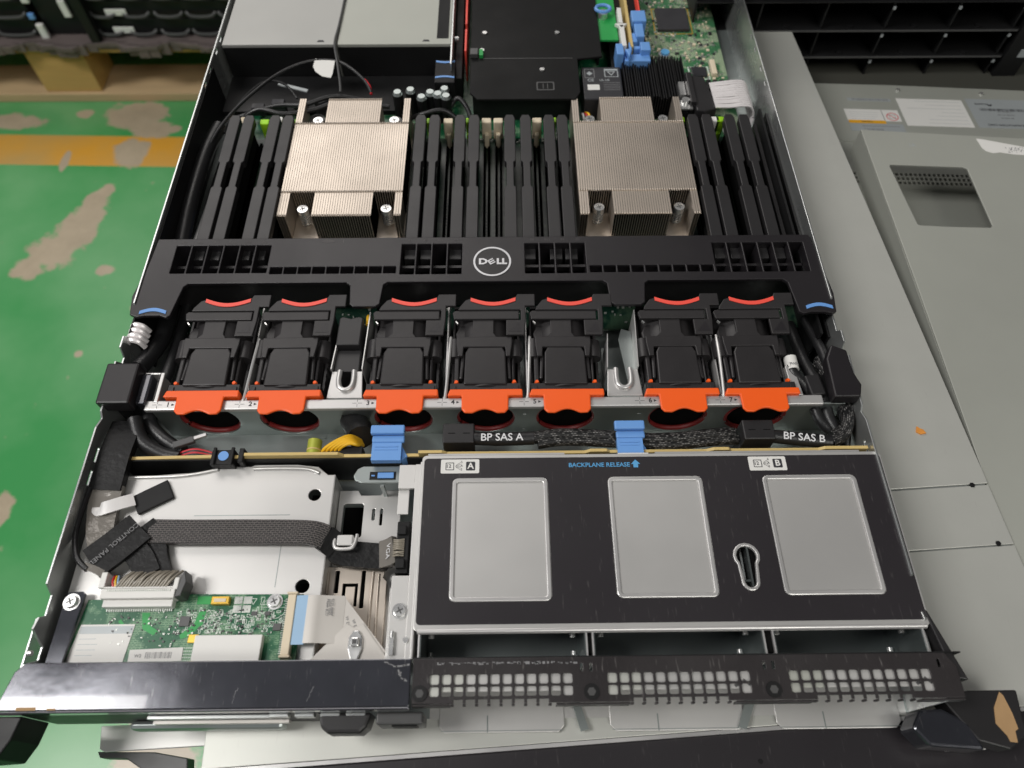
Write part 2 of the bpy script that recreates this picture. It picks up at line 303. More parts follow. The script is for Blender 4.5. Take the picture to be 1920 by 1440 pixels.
    def split(s, name, m, parent=None, smooth=False, bev=0.0):
        bmesh.ops.recalc_face_normals(s.bm, faces=s.bm.faces)
        s.bm.verts.index_update(); seen = set(); out = []
        for v0 in s.bm.verts:
            if v0 in seen: continue
            st_ = [v0]; seen.add(v0); isl = []
            while st_:
                v = st_.pop(); isl.append(v)
                for e_ in v.link_edges:
                    u = e_.other_vert(v)
                    if u not in seen: seen.add(u); st_.append(u)
            idx = {v: i for i, v in enumerate(isl)}; fs = {f for v in isl for f in v.link_faces}
            me = bpy.data.meshes.new(name); me.from_pydata([v.co[:] for v in isl], [], [[idx[v] for v in f.verts] for f in fs]); me.update()
            ob = link(name, me, m, parent, False, bev); out.append(ob)
            if smooth: me.shade_smooth(); me.set_sharp_from_angle(angle=math.radians(40))
        s.bm.free(); return out
    def build(s, name, m, parent=None, smooth=False, bev=0.0):
        bmesh.ops.recalc_face_normals(s.bm, faces=s.bm.faces)
        me = bpy.data.meshes.new(name); s.bm.to_mesh(me); s.bm.free()
        ob = link(name, me, m, parent, False, bev)
        if smooth:
            me.shade_smooth() if hasattr(me, 'shade_smooth') else None
            me.set_sharp_from_angle(angle=math.radians(40))
        return ob
def rpoly(x0, y0, x1, y1, r=0, n=5):
    if r <= 0: return [(x0, y0), (x1, y0), (x1, y1), (x0, y1)]
    o = []
    for cx, cy, a0 in ((x1-r, y1-r, 0), (x0+r, y1-r, 90), (x0+r, y0+r, 180), (x1-r, y0+r, 270)):
        for k in range(n+1): a = math.radians(a0+90*k/n); o.append((cx+r*math.cos(a), cy+r*math.sin(a)))
    return o
def circ(x, y, r, n=24): return [(x+r*math.cos(2*PI*i/n), y+r*math.sin(2*PI*i/n)) for i in range(n)]
def plate(name, outer, holes, z0, z1, m, parent=None, bev=0.0, M=None):
    """flat sheet with real holes; M maps (x,y,z) mm when the sheet is not level"""
    cu = bpy.data.curves.new('c', 'CURVE'); cu.dimensions = '2D'; cu.fill_mode = 'BOTH'; b = min(bev, (z1-z0)*0.4)
    cu.extrude = ((z1-z0)/2-b)*S; cu.bevel_depth = b*S; cu.bevel_resolution = 1 if b > 0 else 0; cu.offset = -b*S
    for poly in [outer]+holes:
        sp = cu.splines.new('POLY'); sp.points.add(len(poly)-1); sp.use_cyclic_u = True
        for i, (x, y) in enumerate(poly): sp.points[i].co = (x*S, y*S, 0, 1)
    o = bpy.data.objects.new('t', cu); C.objects.link(o); dg = bpy.context.evaluated_depsgraph_get()
    me = bpy.data.meshes.new_from_object(o.evaluated_get(dg)); bpy.data.objects.remove(o); bpy.data.curves.remove(cu)
    me.name = name; me.materials.clear(); me.transform(Matrix.Translation((0, 0, (z0+z1)/2*S)))
    if M is not None:
        T = M.copy(); T.translation = T.translation*S; me.transform(T)
    for p in me.polygons: p.use_smooth = False
    return link(name, me, m, parent)
def words(txt, size, loc, m, parent, name='lettering', rz=0, align='CENTER', M=None, sx=1.0, ext=0.06, bold=0.0):
    cu = bpy.data.curves.new('t', 'FONT'); cu.body = txt; cu.size = size*S*1.38; cu.align_x = align; cu.align_y = 'CENTER'; cu.extrude = ext*S; cu.offset = bold*S; cu.resolution_u = 3
    o = bpy.data.objects.new('t', cu); C.objects.link(o); dg = bpy.context.evaluated_depsgraph_get()
    me = bpy.data.meshes.new_from_object(o.evaluated_get(dg)); bpy.data.objects.remove(o); bpy.data.curves.remove(cu)
    me.name = name; me.materials.clear()
    R = Matrix.Rotation(rz, 4, 'Z') if M is None else M
    me.transform(Matrix.Translation(Vector(loc)*S) @ R @ Matrix.Diagonal((sx, 1, 1, 1)))
    return link(name, me, m, parent)
def tag(o, label, cat, group=None):
    o['label'] = label; o['category'] = cat
    if group: o['group'] = group
    return o
def thing(name, label, cat, loc=(0, 0, 0), group=None):
    o = bpy.data.objects.new(name, None); C.objects.link(o); o.empty_display_size = 0.01
    o.location = Vector(loc)*S; o['_org'] = tuple(loc); return tag(o, label, cat, group)
def dup(root, dx, dy, dz, label):
    r = root.copy(); C.objects.link(r); r.location = root.location + Vector((dx, dy, dz))*S; r['label'] = label
    for ch in root.children:
        c = ch.copy(); C.objects.link(c); c.parent = r
        for g in ch.children:
            d = g.copy(); C.objects.link(d); d.parent = c
    return r
def struct(o): o['kind'] = 'structure'; return o
def screw(parent, x, y, z, r=3.4, h=1.8, name='screw'):
    o = MB().cyl(x, y, z, r*1.25, 0.5).cyl(x, y, z+0.5, r, h, r2=r*0.86).build(name, 'screw_steel', parent, True)
    MB().box(x-r*0.55, y-0.35, z+h+0.45, x+r*0.55, y+0.35, z+h+0.56, rz=0.5).box(x-0.35, y-r*0.55, z+h+0.47, x+0.35, y+r*0.55, z+h+0.58, rz=0.5).build('cross_recess', 'chip_grey', o)
    return o

# ------------------------------------------------------------------ setting
struct(MB().box(-6000, -3000, -640, 6000, 9000, -620).build('floor', 'painted_floor'))

# ------------------------------------------------------------------ the open server: chassis
ch = thing('server_chassis', 'open 1U rack server chassis with its lid off, black front strip towards the viewer', 'server', (217, 0, 0))
MB().box(1, 3, 0, 433, 705, 1.2).build('chassis_floor', 'inner_steel', ch)
MB().box(190, 2.5, 1.25, 432, 24, 1.35).build('front_floor_sheet', 'bright_steel', ch)
# side walls as (y, z) outlines with notches
MW = lambda x: Matrix(((0, 0, 1, x), (1, 0, 0, 0), (0, 1, 0, 0), (0, 0, 0, 1)))
prof = [(3, 0), (705, 0), (705, 43), (236, 43), (232, 38), (214, 38), (211, 43), (203, 43), (200, 36), (196, 36), (193, 43), (160, 42), (157, 39), (150, 42), (62, 42), (58, 35), (48, 35), (46, 40), (40, 42), (34, 30), (28, 30), (24, 40), (3, 40)]
slots = [rpoly(y, 38.2, y+6, 40.6, 0.8, 2) for y in (445, 462, 487, 503)] + [rpoly(118+k*14, 33, 127+k*14, 35, 0.8, 2) for k in range(2)]
plate('side_wall', prof, slots, 0, 1.2, 'edge_steel', ch, 0.25, MW(0))
plate('side_wall', prof, slots, 0, 1.2, 'edge_steel', ch, 0.25, MW(432.8))
# dark plastic/painted liners on the inner side of the walls
MB().box(1.4, 215, 2, 2.4, 470, 40).split('wall_liner', 'matte_black', ch)
MB().box(425, 215, 2, 426.6, 424, 34).box(431.2, 215, 2, 432.4, 424, 30).split('wall_liner', 'matte_black', ch)
# inner ledge strip on the right
MB().box(421, 292, 24, 423.5, 415, 27).build('guide_rail', 'black_plastic', ch)
MB().box(-7, 20, 8, -5.8, 48, 30).box(-5.8, 20, 8, 0, 21.2, 30).box(-5.8, 44, 8, 0, 45.2, 30).build('rack_bracket', 'edge_steel', ch, bev=0.3)
MB().box(435, 20, 8, 436.2, 44, 34).build('rack_bracket', 'edge_steel', ch, bev=0.3)
for y in (112, 88, 30): MB().cyl(-2, y, 36, 1.4, 2.4, 12, 'X').split('rivet', 'screw_steel', ch, True)

# glossy front strip (left) and perforated front strip (right)
MB().prism([(-4, 3), (184.6, 3), (184.6, 24), (4, 24), (0, 20)], 43.1, 44.2).box(-4, 1.9, 37.8, 184.6, 3.0, 43.9).build('front_strip', 'gloss_black', ch, bev=0.7)
# scratches on the strip
sb = MB()
for (x0, y0, x1, y1, wd) in ((104, 5.5, 105, 12, .2), (138, 6, 140, 12, .2), (176, 20.5, 184, 21, .8), (176.5, 21, 172, 22.5, .5), (179, 19, 180, 16, 1.1), (180.5, 15.5, 183, 14, .9)):
    L_ = math.hypot(x1-x0, y1-y0); a = math.atan2(y1-y0, x1-x0); k = 5
    for i in range(k):
        t = (i+.5)/k; cx = x0+(x1-x0)*t+random.uniform(-.4, .4); cy = y0+(y1-y0)*t+random.uniform(-.2, .2)
        sb.box(cx-L_/k*.6, cy-wd*random.uniform(.2, .6), 44.205, cx+L_/k*.6, cy+wd*random.uniform(.2, .6), 44.23, rz=a+random.uniform(-.15, .15))
sb.build('scuff_marks', 'grey_ink', ch)['kind'] = 'stuff'
MB().box(6, 3.2, 44.204, 15, 4.6, 44.24).box(20, 3.2, 44.204, 24, 4.0, 44.23).build('scuff_marks', 'torn_kraft', ch)
holes = []
for x0 in (195.5, 278.5, 363.5):
    for k in range(12):
        cx = x0+k*5.65; holes.append(rpoly(cx-2.2, 12.4, cx+2.2, 16.8, 0.9, 3))
        if k in (0, 11): holes.append(rpoly(cx-2.2, 7.2, cx+2.2, 11.4, 0.9, 3))
        else: holes.append(rpoly(cx-2.2, 7.2, cx+2.2, 11.4, 0.8, 3))
for x in (264.5, 268.8, 350.5, 354.8, 433): holes.append(rpoly(x-0.7, 17.5, x+0.7, 21.2, 0.5, 2))
outer = [(185.4, 24), (185.4, 4.2)]
for x0 in (195.5, 278.5, 363.5):
    outer += [(x0+7, 4.2)]
    for k in range(2, 10):
        cx = x0+k*5.65; outer += [(cx-2.1, 4.2), (cx-2.1, 5.9), (cx+2.1, 5.9), (cx+2.1, 4.2)]
outer += [(441, 4.2), (441, 18), (437, 24)]
ps = plate('perforated_strip', outer, holes, 42.0, 42.8, 'perf_black', ch, 0.2)
fm = MB()
for x0 in (195.5, 278.5, 363.5):  # sheets added close under the holes so they read bright, dimmer at one end
    a = x0-4.5; b = x0+66.8
    MB().prism([(a, 23.2), (a, 6.6), (a+7.2, 6.6), (a+7.2, 9.4), (a+18, 9.4), (a+18, 23.2)], 40.9, 41.6).build('added_backing', 'zinc_lid' if x0 < 300 else 'painted_lid', ch)
    MB().prism([(a+18.1, 23.2), (a+18.1, 9.4), (b-7.4, 9.4), (b-7.4, 6.6), (b, 6.6), (b, 23.2)], 40.9, 41.6).build('added_backing', 'bright_steel', ch)
    if x0 > 200: MB().box(b-10, 10.6, 41.62, b-6.5, 12, 41.7, rz=.5).build('backing_scrape', 'chip_grey', ch); MB().box(b-6, 11.5, 41.62, b-2, 12.6, 41.7, rz=-.7).build('backing_scrape', 'chip_grey', ch)
segs = [(185.4, 203), (252, 286), (335, 371), (421, 441)]
for a, b in segs: fm.box(a, 3.2, 36, b, 4.1, 42.2)
for x0 in (195.5, 278.5, 363.5):
    for k in range(2, 11):
        cx = x0+(k-.5)*5.65; fm.box(cx-.75, 3.2, 39, cx+.75, 4.1, 42.2)
fm.build('strip_lip', 'perf_black', ch, bev=0.2)
for x in (189, 268.5, 353): 
    MB().cyl(x, 8.6, 42.6, 3.6, 0.7, 28).build('countersunk_screw', 'matte_black', ps, True)
    MB().cyl(x, 8.6, 43.3, 2.0, 0.15, 6).build('socket', 'chip_grey', ps, True)
MB().box(184.9, 24, 30, 445, 24.6, 42.6).build('rear_lip', 'matte_black', ch)
# rough dust line on strip
db = MB()
for k in range(60):
    x = 196+k*1.1+random.uniform(-1, 1); db.box(x, 21.4+random.uniform(-.5, .5), 42.81, x+random.uniform(.6, 2.2), 21.8+random.uniform(-.3, .5), 42.84)
db.build('dust_line', 'grey_ink', ch)
# front panel face below the strips
MB().box(3, 2.5, 1.2, 140, 3.6, 36).build('front_face', 'black_plastic', ch)
fr = MB()
for k in range(4): fr.box(118+k*12, 0.6, 28, 127+k*12, 2.4, 33)
fr.box(60, 0.6, 27, 118, 2.4, 30).split('port_row', 'edge_steel', ch, bev=.3)
MB().box(62, -1.0, 22, 126, 0.4, 26.5).build('paper_tag', 'flat_cable', ch)
MB().box(45, -2.0, 4, 120, 2.4, 14).build('drive_slot_door', 'inner_steel', ch, bev=2)
MB().prism([(141, 2.4), (142.5, -4), (146, -6.5), (161, -6.5), (164, -4), (166, 2.4)], 18, 33).build('latch_knob', 'black_plastic', ch, bev=1.5)
MB().box(168, -3, 14, 190, 2.5, 32).build('video_port', 'chip_grey', ch, bev=1.0)
MB().box(175, -3.6, 20, 187, -2.9, 29).build('port_socket', 'matte_black', ch, bev=.8)

# ears
el = MB().prism([(-24, 2), (-24, -13), (-18, -17), (-1, -16), (3, -8), (5, 2)], 12, 36).build('mounting_ear', 'matte_black', ch, bev=.7)
er = MB().prism([(441, 8), (456, 10.5), (480, 10.5), (478, -10), (468, -16), (454, -12)], 8, 20).build('mounting_ear', 'black_plastic', ch, bev=.8)
MB().prism([(471, 9.6), (472.4, 8), (474, 0), (474.4, -7), (472.6, -8), (472, -13), (468.6, -12.6), (468, -10), (464.4, -4.5), (466, 2.5)], 20.02, 20.3).build('torn_sticker', 'torn_kraft', er)
MB().prism([(424, -6), (430, -14), (456, -16), (452, -4), (441, 2.5), (430, 2.2)], 4, 20).build('ear_lever', 'gloss_black', ch, bev=1.5)
MB().prism([(445, -13.4), (460, -9.6), (467, -9), (466, -14.4), (446, -15)], 1, 3).split('ear_tab', 'bright_steel', ch, bev=.3)
MB().prism([(440, 13), (446, 12), (436, 44), (433.9, 46)], 20, 41).build('ear_flange', 'black_plastic', ch, bev=.6)

# ------------------------------------------------------------------ drive cage on the right, front
cg = thing('drive_cage', 'silver drive cage with black film cover, three raised windows and three empty bays', 'drive cage', (310, 30, 1.2))
wins = [(201, 51, 252, 117), (284.5, 52, 335.3, 117), (368, 52.5, 418.7, 117)]
def key(g):
    o = []
    for k in range(13): a = math.radians(-40+260*k/12); o.append((352+(5.2+g)*math.cos(a), 72.5+(5.2+g)*math.sin(a)))
    for k in range(9): a = math.radians(190+160*k/8); o.append((352+(3.0+g)*math.cos(a), 59.5+(3.0+g)*math.sin(a)))
    return o
cover = rpoly(184, 37, 436, 131, 2.5)
cov = plate('cover_sheet', cover, [key(0)] + [rpoly(*w_, 3) for w_ in wins], 39.2, 40.6, 'bright_steel', cg, 0.35)
film = rpoly(185.2, 40, 435, 129, 2)
kh = key(1.6)
fl = plate('black_film', film, [kh] + [rpoly(a-.2, b-.2, c+.2, d+.2, 3.2) for a, b, c, d in wins], 40.6, 40.75, 'black_film', cg)
for a, b, c, d in wins:
    fr_ = plate('window_rim', rpoly(a, b, c, d, 3), [rpoly(a+2.2, b+2.2, c-2.2, d-2.2, 1.2)], 40.0, 41.1, 'rail_steel', cg, 0.4)
    MB().box(a+2.2, b+2.2, 39.2, c-2.2, d-2.2, 40.2).build('window_panel', 'bright_steel', cg)
plate('keyhole_rim', key(1.7), [key(0)], 40.2, 41.3, 'rail_steel', cg, .4)
MB().box(351.2, 55, 20, 352.2, 79, 33).build('keyhole_spring', 'screw_steel', cg)
MB().box(346, 55, 4, 358, 80, 18).build('keyhole_pocket', 'void_black', cg)
MB().cyl(186, 37.3, 39.4, 1.5, 248, 12, 'X').split('front_hem', 'rail_steel', cg, True)
for i, x in enumerate((436.2,)):
    MB().box(x-.2, 45, 36, x+.6, 78, 39).box(x-.2, 82, 36, x+.6, 92, 39).box(x-.2, 95, 36, x+.6, 104, 39).box(x-.2, 107, 36, x+.6, 116, 39).box(x-.2, 119, 36, x+.6, 127, 39).split('cover_clips', 'rail_steel', cg)
MB().box(187, 131.2, 37.5, 262, 132.2, 40).box(312, 131.2, 37.5, 425, 132.2, 40).split('rear_hem', 'rail_steel', cg)
# bays
for (a, b) in ((187, 268), (271, 354), (358.5, 432)):
    t = MB(); t.box(a, 24.7, 2.2, b, 128, 3.2); t.box(a, 24.7, 3.2, a+1, 128, 39); t.box(b-1, 24.7, 3.2, b, 128, 39)
    bay = t.build('bay_tray', 'bay_steel', cg)
    MB().box(a+1.2, 60, 3.3, b-1.2, 61, 39).build('bay_back', 'bay_steel', cg)
    MB().cyl(a+5, 36, 30, 1.5, 1.5, 12, 'Y').cyl(b-6, 36, 30, 1.5, 1.5, 12, 'Y').cyl(a+3, 31, 10, 1.3, 2, 12, 'Y').cyl(b-4, 31, 10, 1.5, 2, 12, 'Y').split('rivet', 'screw_steel', bay, True)
    MB().box(b-.4, 24.7, 3.2, b+.4, 40, 39.4).split('bay_edge', 'rail_steel', bay)
    MB().box(a-.4, 24.7, 3.2, a+.4, 40, 39.4).split('bay_edge', 'rail_steel', bay)
MB().box(268.6, 26, 2, 270.4, 128, 38).box(354.6, 26, 2, 358, 128, 38).split('bay_gap', 'void_black', cg)
# bottom tray lips seen below the perforated strip
for a, b in ((195, 258), (281, 349), (365, 428)):
    MB().box(a+24, -3.9, 2.11, a+24.6, 4, 2.2).box(a+1, -3.2, 2.11, b-1, -2.9, 2.18).build('lip_crease', 'inner_steel', cg)['kind'] = 'stuff'
    MB().prism([(a, 22), (a, -1), (a+3, -4), (b-3, -4), (b, -1), (b, 22)], 1.4, 2.1).build('tray_lip', 'bright_steel', cg, bev=.3)
MB().prism([(262, 10), (266, 10), (270, -3), (266, -4)], 2.3, 3.5).prism([(352, 12), (357, 12), (349, -4), (345, -3)], 2.3, 3.5).split('floor_strut', 'inner_steel', cg)
# lettering and labels on the cover
def arrow(x, y, s_, z, m, parent):
    MB().prism([(x, y+3.1*s_), (x-2.9*s_, y), (x-1.5*s_, y), (x-1.5*s_, y-2.4*s_), (x+1.5*s_, y-2.4*s_), (x+1.5*s_, y), (x+2.9*s_, y)], z, z+.06).build('arrow', m, parent)
words('BACKPLANE RELEASE', 2.55, (280.6, 124.2, 40.8), 'blue_ink', cg, bold=.05)
arrow(300.5, 124.6, 0.85, 40.78, 'blue_ink', cg)
for (x0, x1, ltr) in ((194.3, 215.2, 'A'), (362.3, 382.8, 'B')):
    lb = MB().prism(rpoly(x0, 120, x1, 128.3, .7), 40.76, 40.9).build('sas_label', 'paper', cg)
    MB().prism(rpoly(x1-7.2, 121.6, x1-2.2, 126.8, .6), 40.91, 40.95).build('letter_plate', 'dark_ink', lb)
    words(ltr, 3.6, (x1-4.7, 124.2, 41.0), 'paper', lb, bold=.12)
    words('S', 1.35, (x1-9.6, 126.6, 40.95), 'dark_ink', lb); words('A', 1.35, (x1-9.6, 124.4, 40.95), 'dark_ink', lb); words('S', 1.35, (x1-9.6, 122.2, 40.95), 'dark_ink', lb)
    plate('drive_icon', rpoly(x0+2.6, 121.9, x0+7.2, 126.4, .3), [rpoly(x0+3.0, 122.3, x0+6.8, 126.0, .2)], 40.91, 40.95, 'dark_ink', lb)
    words('12', 2.1, (x0+4.2, 124.2, 40.96), 'dark_ink', lb, bold=.03)
    rays = MB()
    for k in range(5): rays.box(x0+8.0, 124.1+(k-2)*.7, 40.91, x0+11, 124.3+(k-2)*.7, 40.94, rz=(k-2)*.28)
    rays.build('icon_rays', 'dark_ink', lb)
# left side channel of the cage
sd = MB().box(180, 24.7, 34, 184, 128, 36).box(170.5, 24.7, 10, 171.2, 60, 35).box(171.2, 24.7, 34, 180, 66, 35.4).box(171, 114, 33, 180, 128, 35.2).box(183, 24.7, 4, 184.3, 128, 39).box(171, 100, 32, 177, 114, 33)
sd.build('side_channel', 'bright_steel', cg, bev=.3)
screw(cg, 176.5, 48, 35.4, 3.2, 1.6)
MB().cyl(180.2, 34, 35.4, 1.4, 1.2).split('rivet', 'screw_steel', cg, True)
MB().box(172.5, 27, 35.4, 174.5, 35, 37.6).cyl(173.5, 35, 36.4, 1.3, 3, 12, 'Y').split('spring_hook', 'screw_steel', cg, True)
# video connector in the channel with the VGA cable plugged in
vc = MB().box(171.8, 68, 20, 178.5, 96, 33).box(172.5, 70, 33, 177, 75, 35.5).box(172.5, 88, 33, 177, 93, 35.5).box(173, 64, 10, 177, 68, 30).build('video_connector', 'matte_black', cg, bev=.5)
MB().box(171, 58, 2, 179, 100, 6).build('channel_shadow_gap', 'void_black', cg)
wv = MB()
for k in range(9): wv.tube([(170.5, 77+k*1.1, 33), (173, 76.6+k*1.1+random.uniform(-.6, .6), 35), (176, 77+k*1.1, 33.6)], .5, 6, sub=4)
wv.build('connector_wires', 'grey_wire', cg, True)

# ------------------------------------------------------------------ backplane board
bp = thing('backplane', 'upright circuit board with a yellow top edge behind the drive cage', 'circuit board', (230, 134, 1.2))
bpM = Matrix(((1, 0, 0, 0), (0, 0, 1, 134.2), (0, 1, 0, 0), (0, 0, 0, 1)))
bo = [(12, 3), (432, 3), (432, 37.5), (408, 37.5), (405, 35.5), (356, 35.5), (354, 37.5), (346, 37.5), (342, 35.2), (288, 35.2), (286, 37), (277, 37), (274, 34.8), (197, 34.8), (194, 37), (181, 37), (181, 33), (166, 33), (163, 33), (139, 33), (136, 36), (84, 36), (84, 33), (76, 33), (72, 34), (12, 32)]
plate('board', bo, [], 0, 1.8, 'pcb_edge', bp, .1, bpM)
MB().box(13, 133.4, 3, 431, 134.1, 32).build('solder_mask', 'matte_black', bp)
for x in (197, 276, 355): MB().box(x-2, 131.8, 30, x+2, 133.3, 35.5).build('small_connector', 'chip_grey', bp)
lat = MB().box(65, 130, 24, 78, 139, 34).box(66, 129, 34, 68, 140, 35.5).box(76, 129, 34, 78, 140, 35.5).box(80.5, 131, 24, 83.5, 139.5, 35).build('latch_housing', 'matte_black', bp, bev=.6)
MB().cyl(72, 135, 34, 2.9, .4).build('latch_button', 'blue_plastic', lat, True)
MB().cyl(121.5, 135.4, 32, 4.0, 9.5, 24, 'Y').build('capacitor', 'olive_cap', bp, True); MB().cyl(121.5, 138.2, 32, 4.15, .8, 24, 'Y').build('capacitor_ring', 'pcb_edge', bp, True)
MB().box(128, 136, 24, 149, 141, 33).build('power_socket', 'matte_black', bp, bev=.5)

def blue_latch(x, y, label, w_=19):
    t = thing('release_tab', label, 'release tab', (x, y, 20), 'blue backplane release tabs')
    MB().box(x-w_/2, y+15, 37, x+w_/2, y+20.5, 40.5).box(x-w_/2+.8, y+10.8, 35.5, x+w_/2, y+15, 38).build('tab_top', 'blue_plastic', t, bev=.8)
    MB().prism([(x-w_/2+1, y+11), (x+w_/2-1.5, y+11), (x+w_/2-1.5, y), (x-w_/2+1, y)], 33, 37.2).box(x-w_/2+2.5, y+8, 37.2, x+w_/2-3.5, y+8.8, 37.6).box(x-w_/2+2.5, y+6.2, 37.2, x+w_/2-3.5, y+6.8, 37.5).build('tab_body', 'blue_plastic', t, bev=.5)
    MB().prism([(x+w_/2-1.5, y+10), (x+w_/2+1.6, y+4), (x+w_/2-1.5, y+1)], 24, 34).build('side_gusset', 'blue_plastic', t, bev=.3)
    return t
blue_latch(163.5, 130, 'blue plastic tab above the grey catch, left of the drive cage')
b2 = blue_latch(299.6, 131.5, 'blue plastic tab behind the backplane release lettering', 17)
MB().box(291.5, 127.4, 38.5, 308.5, 132, 39.7).build('tab_foot', 'white_plastic', b2, bev=.3)
ct = thing('cage_catch', 'grey steel catch with rounded ends holding a small blue slide', 'catch', (160, 125, 8))
MB().prism([(146, 121), (145, 124), (147, 128), (150, 129.5), (176, 129.5), (177, 127), (176, 119.5), (150, 119.5)], 29, 30.5).build('catch_plate', 'inner_steel', ct, bev=.4)
MB().box(154, 121.3, 30.5, 168.5, 126, 30.8).build('catch_slot', 'matte_black', ct)
MB().box(158.5, 121.8, 30.8, 167.5, 125.2, 31.8).box(155, 123, 30.8, 157, 124, 31.4).build('blue_slide', 'blue_plastic', ct, bev=.3)
MB().box(160, 118, 1.5, 162, 119.3, 29).build('catch_leg', 'inner_steel', ct)

# ------------------------------------------------------------------ left front: bright cover plates
lp = thing('slot_cover', 'bright bare steel cover plate with two round holes at left front', 'cover plate', (70, 80, 1.2))
lo_ = [(4, 25), (134, 25), (134, 126), (130, 126), (124, 131), (112, 132.5), (88, 132.5), (86, 131.5), (78, 131.5), (70, 131), (60, 128.5), (30, 126.5), (12, 126.5), (4, 120)]
plate('top_sheet', lo_, [circ(124, 114, 3.4), circ(124, 63.5, 3.6)], 26.2, 27.4, 'bright_steel', lp, .35)
MB().box(133, 25, 2, 134.1, 126, 27.2).build('side_skirt', 'bright_steel', lp)
MB().tube([(88, 129.8, 27.6), (104, 130, 27.8), (118, 129.4, 27.8), (125, 127, 27.6)], 1.1).tube([(12, 125.2, 27.6), (42, 125.6, 27.7), (56, 127, 27.7), (68, 129.6, 27.7)], 1.0).split('pressed_edge', 'bright_steel', lp, True)
MB().box(109.6, 63, 27.42, 110.0, 88, 27.5).box(60, 102.3, 27.42, 112, 102.7, 27.5).build('sheet_seam', 'inner_steel', lp)
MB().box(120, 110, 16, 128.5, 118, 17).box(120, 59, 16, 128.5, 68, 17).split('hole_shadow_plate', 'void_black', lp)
st = thing('step_plate', 'lower bright steel plate with square opening and slots beside the drive cage', 'cover plate', (152, 80, 1.2))
plate('plate', [(134.6, 25), (170, 25), (170, 122), (160, 122), (158, 119), (147, 119), (145, 122), (134.6, 122)], [rpoly(137.5, 94, 149, 114, 1.5), rpoly(154, 104, 155.6, 111, .7), rpoly(158.5, 101, 160, 111, .7)], 12.8, 14, 'bright_steel', st, .3)
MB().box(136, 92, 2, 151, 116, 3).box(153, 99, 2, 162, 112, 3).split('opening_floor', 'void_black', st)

# slotted metal cage (usb / media bay)
ub = thing('slotted_shell', 'warm grey stamped metal shell with long slots near the control board', 'metal shell', (148, 50, 12.8))
plate('shell_top', [(131.5, 26), (131, 76), (165, 76), (164, 70), (166, 68), (166, 26)], [rpoly(138.5, 62, 140.6, 74, .5), rpoly(152.5, 54, 154.6, 74, .5), [(143, 67), (151, 67), (151, 55), (149.6, 55), (149.6, 65.4), (144.6, 65.4), (144.6, 57), (143, 55)]], 18, 18.8, 'nickel', ub, .25)
MB().box(131.3, 26, 14.2, 132, 75.5, 17.9).box(165.2, 26, 14.2, 165.9, 67, 17.9).split('shell_side', 'nickel', ub)
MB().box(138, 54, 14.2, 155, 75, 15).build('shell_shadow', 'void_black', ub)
MB().tube([(134.8, 36, 18.9), (134.8, 73, 18.9)], .8, sub=1).tube([(158, 40, 18.9), (158.5, 73, 18.9)], .8, sub=1).tube([(162, 30, 18.9), (161.6, 72, 18.9)], .7, sub=1).split('pressed_ribs', 'nickel', ub, True)

# ------------------------------------------------------------------ control board
cb = thing('control_board', 'green control panel circuit board screwed down at left front', 'circuit board', (70, 40, 27.4))
plate('board', [(13, 25), (126, 25), (126, 58.6), (63, 59.3), (62, 57), (17, 57)], [circ(120, 27.5, 1.3, 12)], 28.8, 30.0, 'pcb_green', cb, .15)
MB().cyl(112, 54.5, 27.4, 3, 1.4).cyl(9, 54.5, 27.4, 3, 3).split('standoff', 'screw_steel', cb)
z = 30.0
MB().box(76.5, 25, z, 109.5, 38, z+4).build('metal_shield', 'white_plastic', cb, bev=.4)
sh = MB()
for k in range(16): sh.box(77+k*2.0, 38, z, 78.2+k*2.0, 38.5, z+1.2)
sh.build('shield_pins', 'solder', cb)
MB().box(27, 52, z, 62, 55.5, z+4.5).build('ribbon_connector', 'white_plastic', cb, bev=.3)
MB().box(26, 55.6, z, 63, 60.5, z+7).build('plug_body', 'white_plastic', cb, bev=.4)
pb = MB()
for k in range(30): pb.box(28+k*1.12, 50.6, z, 28.5+k*1.12, 52, z+.8)
for k in range(34): pb.box(29+k*.95, 59.0, z+7.0, 29.4+k*.95, 60.0, z+7.3)
pb.build('connector_pins', 'solder', cb)
cp = MB().box(119.5, 28, z, 123.6, 57.5, z+4.6).box(118.9, 57.5, z, 124.4, 58.6, z+5.2).box(118.9, 26.8, z, 124.4, 28, z+5.2).build('cream_connector', 'cream_plastic', cb, bev=.4)
pb = MB()
for k in range(25): pb.box(117.4, 29.3+k*1.1, z, 119.5, 29.75+k*1.1, z+.8)
pb.build('connector_pins', 'solder', cb)
MB().box(80.5, 53.2, z, 89.6, 57.2, z+3).build('small_header', 'gold_pad', cb, bev=.4); MB().box(82, 54.3, z+3.0, 88, 56, z+3.3).build('header_slot', 'cream_plastic', cb)
for (a, b) in ((91.3, 54), (96, 54), (91.3, 49.6), (96, 49.6)): MB().box(a, b, z, a+4.1, b+3.7, z+.12).split('solder_pad', 'solder', cb)
MB().box(72.5, 54, z, 79.5, 58, z+.15).prism([(46, 50), (50, 50), (51, 44), (56, 41), (54, 39), (48, 42)], z, z+.1).prism([(75, 51), (78, 51), (77.5, 44), (71, 38), (68, 37), (67, 39), (73, 44)], z, z+.1).prism([(36, 47), (41, 42), (39, 41.4), (35, 46)], z, z+.1).split('copper_pour', 'bright_green', cb)
MB().box(66, 43, z, 71, 48, z+1).box(113, 40.5, z, 117, 44, z+1).box(101, 48, z, 104, 50, z+.8).box(108, 48, z, 110.5, 50, z+.8).split('chip', 'chip_grey', cb, bev=.2)
MB().box(72, 35, z, 77, 39, z+1).build('yellow_switch', 'gold_pad', cb, bev=.2)
screw(cb, 112, 54.8, z+.1, 3.2, 1.6)
sk = MB()
